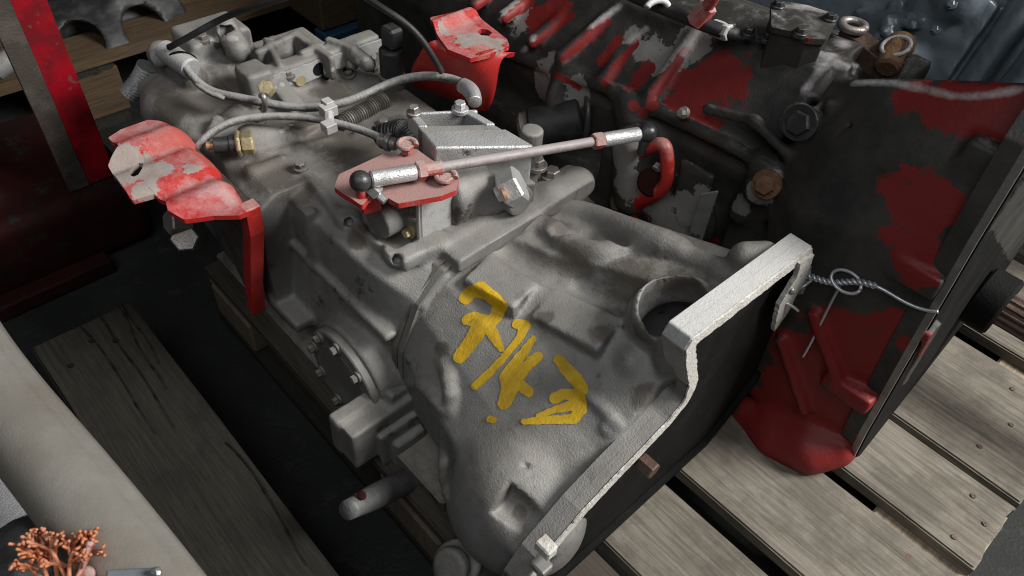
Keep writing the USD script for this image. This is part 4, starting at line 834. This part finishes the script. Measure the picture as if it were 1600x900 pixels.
obj('flange_face', lean(sub(plate(fl.buffer(-.007), 0, -.0715, -.069), .05)), M['black'], g2, smooth=False, label='face of the big bell flange with its shade put into the black colour')  # black colour stands in for the unlit side of the flange
# input shaft with splines
sa = Py(1490, 425, 1.15); sd = arr(1, 0, -.03); shp = []
for i, (u, v) in enumerate(ngon((0, 0), 1, 56)):
    rr = .028 if i % 4 < 2 else .0245; shp.append((u*rr, v*rr))
sh = plate(Polygon(shp), 0, 0, .34); sh.apply_translation(arr(-.08, 1.15, sa[2]-.012)); obj('input_shaft', sh, M['rust_dark'], g2, smooth=25)
obj('bearing_sleeve', prism(arr(-.075, 1.15, sa[2]-.012), arr(-.03, 1.15, sa[2]-.012), .05, 32, ch=.004), M['black'], g2)
# black cylinder and small parts on the side
ca, cb = Py(832, 203, .80), Py(912, 182, .86)
obj('black_cylinder', prism(ca, cb, .040, 32, ch=.004), M['rubber'], g2, smooth=30); obj('cylinder_cap', prism(ca+(ca-cb)*.22, ca+(cb-ca)*.02, .034, 28, ch=.006), M['alu_brown'], g2, smooth=30)
obj('cylinder_clamp', tube([cb+.043*(math.cos(t)*arr(0.1, -.1, 1)+math.sin(t)*arr(.75, -.6, -.1)) for t in np.linspace(0, 2*math.pi, 30)], .006, 8, 30, smooth=False), M['dark_steel'], g2, smooth=True)
for px, py, Y, r, mt in ((1198, 288, .818, .014, 'rust'), (1250, 192, .846, .016, 'dark_steel'), (968, 318, .79, .012, 'rust_dark'), (1068, 176, .838, .006, 'zinc')):
    bolt(g2, Py(px, py, Y), (0, -1, .35), r, .008, mt)
# peeling sheet
pk = [(1045, 282), (1052, 298), (1075, 300), (1122, 298), (1112, 340), (1095, 392), (1075, 385), (1090, 330), (1060, 312), (1048, 300)]
obj('peeling_sheet', slab([Py(1098, 302, .785), Py(1121, 298, .790), Py(1116, 312, .80), Py(1100, 314, .80)], Py(1092, 372, .79)[2], .002), M['alu'], g2, smooth=30, label='peeled pale sheet on the side')
# red hooked lever
hk = [Py(985, 345, .80), Py(1003, 310, .795), Py(1035, 300, .785), Py(1046, 270, .785), Py(1040, 226, .785), Py(1005, 240, .785)]
obj('hooked_lever', tube([Py(985, 350, .80), Py(1003, 312, .795), Py(1024, 303, .787), Py(1041, 285, .785), Py(1043, 255, .785), Py(1036, 226, .785), Py(1020, 228, .785), Py(1002, 238, .785)], [.016, .016, .013, .011, .010, .010, .010, .009], 8, 60), M['red'], g2, smooth=True)
obj('lever_hub', prism(Py(1018, 285, .78), Py(1022, 283, .80), .022, 24, ch=.003), M['red_dark'], g2)
obj('lever_bolt', hexbar(Py(1024, 265, .782), Py(1030, 258, .79), .007), M['zinc'], g2)
# top fittings
top = [(1205, 8), (1228, 2), (1262, 8), (1312, 24), (1292, 62), (1262, 60), (1240, 50), (1205, 42)]
tq = Polygon([tuple(Pz(x, y, .525)[:2]) for x, y in top]).buffer(-.006).buffer(.006)
obj('cover_base', plate(tq.buffer(-.003), 2, .38, .5165), M['gb2'], g2, smooth=30, attr={'red': pm((1290, 70, 14))}); tm = plate(tq, 2, .517, .525); obj('top_cover', tm, M['gb2'], g2, smooth=30, attr={'red': pm((1268, 22, 14), (1282, 38, 14), (1265, 55, 12)), 'bare': pm((1232, 30, 26), (1225, 22, 22)), 'dusty': pm(*along((1255, 6), (1310, 24), 6))})
for px, py in ((1215, 10), (1296, 30), (1250, 52)): bolt(g2, Pz(px, py, .526), (0, 0, 1), .007, .006, 'dark_steel')
lk = [Pz(1333, 45, 0.510), Pz(1395, 95, 0.495)]
obj('rusty_link', slab([lk[0]+arr(-.01, -.01, 0), lk[1]+arr(-.01, -.01, 0), lk[1]+arr(.01, .012, 0), lk[0]+arr(.01, .012, 0)], .47, .003), M['rust_dark'], g2, smooth=30)
obj('link_joint', join(prism(Pz(1385, 108, 0.490), Pz(1402, 66, 0.510), .017, 24, ch=.004), ball(Pz(1405, 72, 0.505), .02)), M['rust'], g2, smooth=30, label='rusty ball joint at the end of the link')
obj('link_ring', tube([Pz(1400, 72, 0.515)+.017*(math.cos(t)*arr(1, 0, .2)+math.sin(t)*arr(0, .8, .5)) for t in np.linspace(0, 2*math.pi, 24)], .003, 8, 24, smooth=False), M['alu_dusty'], g2, smooth=True)
obj('link_eye', tube([Pz(1333, 40, 0.515)+.016*(math.cos(t)*arr(1, 0, 0)+math.sin(t)*arr(0, 1, 0)) for t in np.linspace(0, 2*math.pi, 24)], .006, 8, 24, smooth=False), M['steel'], g2, smooth=True)
obj('top_pipe', tube([Pz(960, -25, 0.470), Pz(1010, 2, 0.485), Pz(1060, 22, 0.490), Pz(1100, 38, 0.495), Pz(1150, 55, 0.490)], .010, 12, 50), M['rubber'], g2, smooth=True)
obj('pipe_fitting', join(hexbar(Pz(1085, 36, 0.495), Pz(1108, 8, 0.525), .014), prism(Pz(1100, 18, 0.515), Pz(1120, -12, 0.550), .009, 14)), M['red_rod'], g2, smooth=30)
obj('pipe_nut', hexbar(Pz(1112, 42, 0.490), Pz(1140, 52, 0.495), .012), M['alu_dusty'], g2, smooth=25)
obj('pipe_clip', tube([Pz(1010, 12, 0.500), Pz(1022, 2, 0.505), Pz(1040, 4, 0.500), Pz(1046, 16, 0.490)], .005, 8, 20), M['alu_dusty'], g2, smooth=True)
for k_ in range(5): bolt(g2, Pz(1120+30*k_, 55+8*k_, 0.495)+arr(0, .03, .0), (0, 0, 1), .007, .007, 'dark_steel')

# ============================================================ CONTROL ROD between the two
rod = thing('control_rod', 'thin dusty steel control rod with two ball joints linking both gearboxes', 'rod')
e0, e1 = Pz(563, 283, .428), Py(1012, 207, .78)
def on(px, py):                                # point of the rod's line seen under a pixel
    w = ray(px, py); d_ = e1-e0; A = np.array([[d_@d_, -d_@w], [d_@w, -1.]]); r_ = np.linalg.lstsq(np.stack([d_, -w], 1), CAM-e0, rcond=None)[0]; return e0+d_*r_[0]
obj('shaft', tube([on(672, 266), on(800, 243), on(925, 221)], .0068, 14, 20), M['rod'], rod, smooth=True)
obj('shaft_thread', tube([on(655, 268), on(690, 262)], [.0080+.001*(i % 2) for i in range(20)], 14, 20, smooth=False), M['red_rod'], rod, smooth=False)
obj('lock_nut', hexbar(on(650, 269), on(664, 266), .0125), M['red_rod'], rod, smooth=25)
obj('end_sleeve', prism(on(578, 280), on(650, 269), .0102, 22, ch=.002), M['alu_clean'], rod, smooth=30)
obj('end_sleeve', prism(on(940, 219), on(998, 209), .0102, 22, ch=.002), M['alu_clean'], rod, smooth=30)
obj('lock_nut', hexbar(on(926, 221), on(942, 218), .0112), M['red_rod'], rod, smooth=25)
obj('ball_joint', ball(e0, .0130), M['dark_steel'], rod, smooth=True); obj('ball_joint', ball(e1, .0135), M['dark_steel'], rod, smooth=True)
obj('ball_stud', prism(e0, Pz(567, 300, .402), .007, 14), M['steel'], rod); obj('ball_stud', prism(e1, e1+arr(.0, .0, -.035), .009, 14), M['dark_steel'], rod)

# ============================================================ TIE WIRE
tw = thing('tie_wire', 'twisted bright wire tied between the two bell flanges', 'wire')
wa_, wb_ = Px(1252, 428, -.225), arr(-.074, .80, .357); wb_ = Py(1466, 487, .795)
def wl(px, py, t): return P(px, py, 1, wa_[1]+(wb_[1]-wa_[1])*t)
core = [wa_, wl(1272, 434, .10), wl(1300, 441, .25), wl(1330, 440, .38), wl(1368, 447, .55), wl(1410, 470, .75), wl(1450, 485, .92), wb_]
cp = smooth_path(core, 200); T = np.gradient(cp, axis=0); T /= np.linalg.norm(T, axis=1, keepdims=True)
for ph in (0, math.pi):
    n_ = 112; s2 = cp[:n_]; off = [.0024*(math.cos(i*.42+ph)*frame(T[i])[0]+math.sin(i*.42+ph)*frame(T[i])[1]) for i in range(n_)]
    obj('strand', tube(s2+np.array(off), .0021, 8, n_, smooth=False), M['wire'], tw, smooth=True)
obj('strand', tube(cp[100:], .0021, 8, 100, smooth=False), M['wire'], tw, smooth=True)
lc = wl(1322, 440, .34); obj('loop', tube([lc+arr(.019*math.cos(t), .012*math.sin(t)*.6, .010*math.sin(t)) for t in np.linspace(0, 2*math.pi, 30)], .0023, 8, 30, smooth=False), M['wire'], tw, smooth=True)
obj('loose_end', tube([wl(1312, 448, .32), wl(1290, 490, .30), wl(1270, 530, .27), wl(1255, 557, .26)], .0019, 8, 24), M['wire'], tw, smooth=True)
obj('hook', tube([wl(1268, 438, .10), Px(1252, 450, -.215), Px(1238, 455, -.21), Px(1232, 450, -.225)], .002, 8, 20), M['wire'], tw, smooth=True)
obj('hook', tube([Px(1228, 474, -.213), Px(1240, 480, -.205), Px(1247, 486, -.20)], .002, 8, 12), M['wire'], tw, smooth=True)

# ============================================================ RED STEEL POST AND ITS FOOT
po = thing('steel_post', 'upright red steel post with flaking bright paint left of the gearboxes', 'post')
PX = -1.37
a0, a1, a2, a3 = Px(22, 0, PX), Px(74, 0, PX), Px(168, 240, PX), Px(116, 240, PX)
y0, y1_ = (a0[1]+a3[1])/2-.002, (a1[1]+a2[1])/2
obj('face', box6(PX-.006, PX, y0, y1_, .022, .80, .001), M['red_post'], po, smooth=False)
obj('web', box6(PX-.07, PX-.0065, y0-.0065, y0-.0005, .022, .80, .001), M['brown_edge'], po, smooth=False, label='bare brown side of the post')
obj('edge_strip', box6(PX-.0065, PX+.002, y0-.036, y0+.0005, .022, .80, .001), M['brown_edge'], po, smooth=False)
ft = thing('red_machine', 'red machine body at the foot of the red post, its shade put into the paint colour', 'machine')
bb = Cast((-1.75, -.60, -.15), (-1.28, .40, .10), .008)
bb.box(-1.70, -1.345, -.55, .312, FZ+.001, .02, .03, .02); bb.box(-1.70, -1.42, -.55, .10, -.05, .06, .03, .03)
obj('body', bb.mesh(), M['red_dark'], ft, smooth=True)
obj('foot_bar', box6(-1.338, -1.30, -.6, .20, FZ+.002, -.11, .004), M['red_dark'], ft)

# ============================================================ PALLET AND PARTS BEHIND
pk = thing('pallet', 'dim wooden pallet behind the red post with thick cross boards', 'pallet')
for i, (x_a, x_b) in enumerate(((-1.90, -1.78), (-2.06, -1.92), (-2.22, -2.08), (-2.40, -2.25))):
    board(pk, x_a, x_b, -.35, 1.22, .02, .045, 'wood_warm')
for y in (-.30, .40, 1.10):
    board(pk, -2.42, -1.79, y-.05, y+.05, -.002, .018, 'wood_dark', 'cross_board')
    for x_ in (-1.85, -2.1, -2.36): obj('block', box6(x_-.05, x_+.05, y-.06, y+.06, -.122, -.003, .004), M['wood_warm'], pk, smooth=False)
    board(pk, -2.42, -1.79, y-.05, y+.05, FZ+.001, -.1235, 'wood_dark', 'bottom_board')
wb2 = thing('timber_block', 'warm brown timber block behind the rear of the grey gearbox', 'timber')
q = Px(505, 50, -1.62); obj('wood', box6(-1.80, -1.62, q[1], q[1]+.3, q[2], q[2]+.10, .004), M['wood_warm'], wb2, smooth=False)
bl = thing('blue_crate', 'dull blue painted crate side under the timber block', 'crate')
q0_, q1_ = Px(525, 90, -1.6), Px(622, 45, -1.6)
obj('side_panel', box6(-1.66, -1.6, q0_[1]-.02, q1_[1]+.12, FZ+.001, q[2]-.004, .004), M['blue'], bl, smooth=False)
for yy in (q0_[1]-.02, q1_[1]): obj('corner_batten', box6(-1.5995, -1.585, yy, yy+.02, FZ+.001, q[2]-.006, .003), M['blue'], bl, smooth=False)
hs = thing('machine_casing', 'dark grey curved casing lying on the pallet behind the red post', 'casing')
hz = Cast((-2.3, .05, .03), (-1.75, .75, .36), .008)
qa = Px(160, 40, -1.95); hz.ell(qa+arr(0, -.02, -.02), (.17, .20, .11), k=.02); hz.cyl(qa+arr(.02, .08, 0), qa+arr(.10, .08, .02), .10, .01, .03); hz.cap(qa+arr(.08, -.15, -.05), qa+arr(.08, .2, -.06), .04, .04); hz.cyl(qa+arr(.05, .06, 0), qa+arr(.16, .06, .04), .05, .005, .01, cut=True); hz.ell(qa+arr(.10, -.08, .02), (.06, .05, .05), k=.01, cut=True)
obj('shell', hz.mesh(.004, 3), M['rubber'], hs, smooth=True)
tb = thing('pale_tube', 'short pale metal tube lying beside the red post', 'tube')
obj('pipe', prism(Px(-10, 112, -1.7), Px(30, 84, -1.7), .022, 20, ch=.003), M['alu'], tb)

# ============================================================ DARK GREY CASING, upper right
gc = thing('engine_casing', 'glossy dark blue grey ribbed casing in the top right corner', 'casing')
E0, E1, E2 = Py(1290, 150, 1.62), Py(1620, 150, 1.62), Py(1420, -60, 1.72)
zt_ = 1.0
kk = Cast((-.95, 1.5, -.15), (.30, 2.05, .75), .008)
kk.loft([(-.90, [(1.62, -.14), (1.60, .15), (1.70, .62), (2.0, .70), (2.0, -.14)]), (.26, [(1.60, -.14), (1.58, .15), (1.68, .62), (2.0, .70), (2.0, -.14)])], r=.02, smooth=False)
def yb(z): return 1.59+max(0, z-.15)*.213
def rb(a, b_, r_, ww=None):
    A, B = Py(*a, 1.60), Py(*b_, 1.60)
    for p_ in (A, B): pass
    A = P(*a, 1, yb(A[2])); B = P(*b_, 1, yb(B[2])); return A, B
up_ = (0, -1, .2)
kk.chain(kk.hits([(1478, 134), (1570, 0)], .0), .016, k=.006, cut=True); kk.chain(kk.hits([(1545, 138), (1640, 10)], .0), .014, k=.006, cut=True); kk.chain(kk.hits([(1432, 128), (1515, -5)], 0), .014, k=.006, cut=True)
kk.cap(kk.hit(1508, 140), kk.hit(1612, -5), .026, .026, k=.008); kk.cap(kk.hit(1575, 140), kk.hit(1660, 25), .026, .026, k=.008)
kk.obox(kk.hit(1452, 135), kk.hit(1545, -5), .055, .05, up=up_, r=.006, k=.006)
kk.ell(kk.hit(1462, 30), (.065, .045, .085), k=.012); kk.ell(kk.hit(1420, 95), (.05, .04, .06), k=.012); kk.ell(kk.hit(1500, -10), (.05, .04, .06), k=.01)
kk.obox(kk.hit(1345, 20), kk.hit(1440, 38), .02, .05, up=up_, r=.004, k=.006); kk.obox(kk.hit(1330, 60), kk.hit(1400, 40), .05, .03, up=up_, r=.004, k=.006); kk.obox(kk.hit(1400, 10), kk.hit(1385, 60), .02, .04, up=up_, r=.004, k=.006)
obj('block', kk.mesh(.003, 4), M['greypaint'], gc, smooth=True)
for a, b_ in (((1484, 132), (1566, 10)), ((1550, 138), (1640, 14))): obj('pipe', tube(kk.hits([a, ((a[0]+b_[0])/2, (a[1]+b_[1])/2), b_], .002), .008, 12, 20), M['greypaint'], gc, smooth=True)
for px, py in ((1424, 28), (1462, 45), (1373, 57), (1424, 62), (1440, 103), (1487, 6)):
    bolt(gc, kk.hit(px, py, .002), (0, -1, .4), .007, .007, 'greypaint')

# ============================================================ FOREGROUND: silver tube, twigs, small metal parts
st = thing('metal_beam', 'thick pale silver tube crossing the lower left corner', 'beam')
ta = [Pz(-90, 480, .262), Pz(0, 625, .262), Pz(100, 750, .262), Pz(215, 900, .262), Pz(290, 1005, .262)]
path = smooth_path(ta, 50); an = np.arange(40)/40*2*np.pi; sec = np.c_[np.cos(an)*.043, np.sin(an)*.043]; V, Fc = [], []; n_ = 40
sec[an < .5] *= 1.07; sec[(an > .5) & (an < .66)] *= .965
Td = np.gradient(path, axis=0); Td /= np.linalg.norm(Td, axis=1, keepdims=True)
for p_, d_ in zip(path, Td):
    sx = np.cross(d_, (0, 0, 1.)); sx /= np.linalg.norm(sx); sz = np.cross(sx, d_)
    V += [p_-sx*u+sz*v for u, v in sec]
for i in range(len(path)-1):
    for j in range(n_):
        q_ = (j+1) % n_; Fc += [(i*n_+j, (i+1)*n_+q_, i*n_+q_), (i*n_+j, (i+1)*n_+j, (i+1)*n_+q_)]
bm = trimesh.Trimesh(np.array(V), Fc, process=False); bm.fix_normals()
obj('tube', bm, M['silver'], st, smooth=60)
sp_ = thing('sheet_panel', 'pale grey sheet panel under the silver tube', 'panel')
obj('sheet', slab([Pz(-60, 680, .12), Pz(60, 720, .12), Pz(120, 960, .12), Pz(-60, 960, .12)], .10, .002), M['alu_clean'], sp_, smooth=False)
obj('fold', tube([Pz(-20, 860, .13), Pz(40, 820, .13), Pz(75, 800, .13)], .004, 8, 12), M['dark_steel'], sp_, smooth=True)
dk = thing('dark_lump', 'dark grimy metal lump under the orange twigs', 'metal lump')
dl = Cast((-.62, -.30, .06), (-.30, .02, .34), .005); o_ = Pz(60, 890, .22); dl.ell(o_, (.06, .05, .05)); dl.cap(Pz(0, 880, .22), Pz(60, 850, .22), .02, .02); dl.cap(o_, o_+arr(.06, .02, 0), .03, .02); dl.mesh
obj('lump', dl.mesh(.006, 5), M['dark_steel'], dk, smooth=True)
tg = thing('orange_sprig', 'small tangled orange brown sprig in the lower left corner', 'twigs')
r2_ = np.random.default_rng(12)
def twig(px, py, ang, ln, r_, dep, z):
    A = Pz(px, py, z); pts = [A]; x_, y_ = px, py; zz = z
    for s in range(4):
        ang += r2_.uniform(-.22, .22); x_ += math.cos(ang)*ln/4; y_ -= math.sin(ang)*ln/4; zz += r2_.uniform(-.004, .008); pts.append(Pz(x_, y_, zz))
        if dep and s >= 1: twig(x_, y_, ang+r2_.choice([-1, 1])*r2_.uniform(.5, .9), ln*r2_.uniform(.35, .6), r_*.85, dep-1, zz)
    obj('twig', join(tube(pts, [r_, r_*.95, r_*.9, r_*1.05], 8, 14), ball(pts[-1], r_*1.1, sub=1)), M['orange'], tg, smooth=True)
for (x_, y_, a_, l_) in ((70, 905, 2.3, 80), (85, 905, 2.0, 75), (95, 903, 1.75, 80), (102, 902, 1.5, 70), (110, 903, 1.15, 62), (60, 900, 2.6, 50), (95, 880, 2.5, 62), (100, 870, .8, 45), (80, 865, 2.9, 40), (110, 885, 1.9, 55), (45, 850, 2.2, 26), (120, 850, .9, 30)): twig(x_+8, y_+6, 1.57+(a_-1.57)*.75, l_*.74, .0019, 2, .30)
tp_ = thing('twig', 'single pale pinkish twig beside the orange sprig', 'stem')
obj('stem', join(tube([Pz(122, 905, .30), Pz(131, 880, .31), Pz(140, 852, .32)], .0028, 10, 16), ball(Pz(141, 850, .32), .0040, sub=2)), M['red_rod'], tp_, smooth=True)
obj('knot', ball(Pz(138, 896, .300), .0058, (1.3, 1, .8), 2), M['red_rod'], tp_, smooth=True)
bx_ = thing('metal_box', 'corner of a blue grey metal box at the bottom edge beside the silver tube', 'box')
obj('box', slab([Pz(170, 893, .33), Pz(240, 890, .33), Pz(262, 960, .33), Pz(160, 960, .33)], .27, .003), M['greypaint'], bx_, smooth=30)
obj('corner_clip', tube([Pz(238, 893, .335), Pz(246, 891, .337), Pz(247, 900, .335)], .003, 8, 12), M['zinc'], bx_, smooth=True)
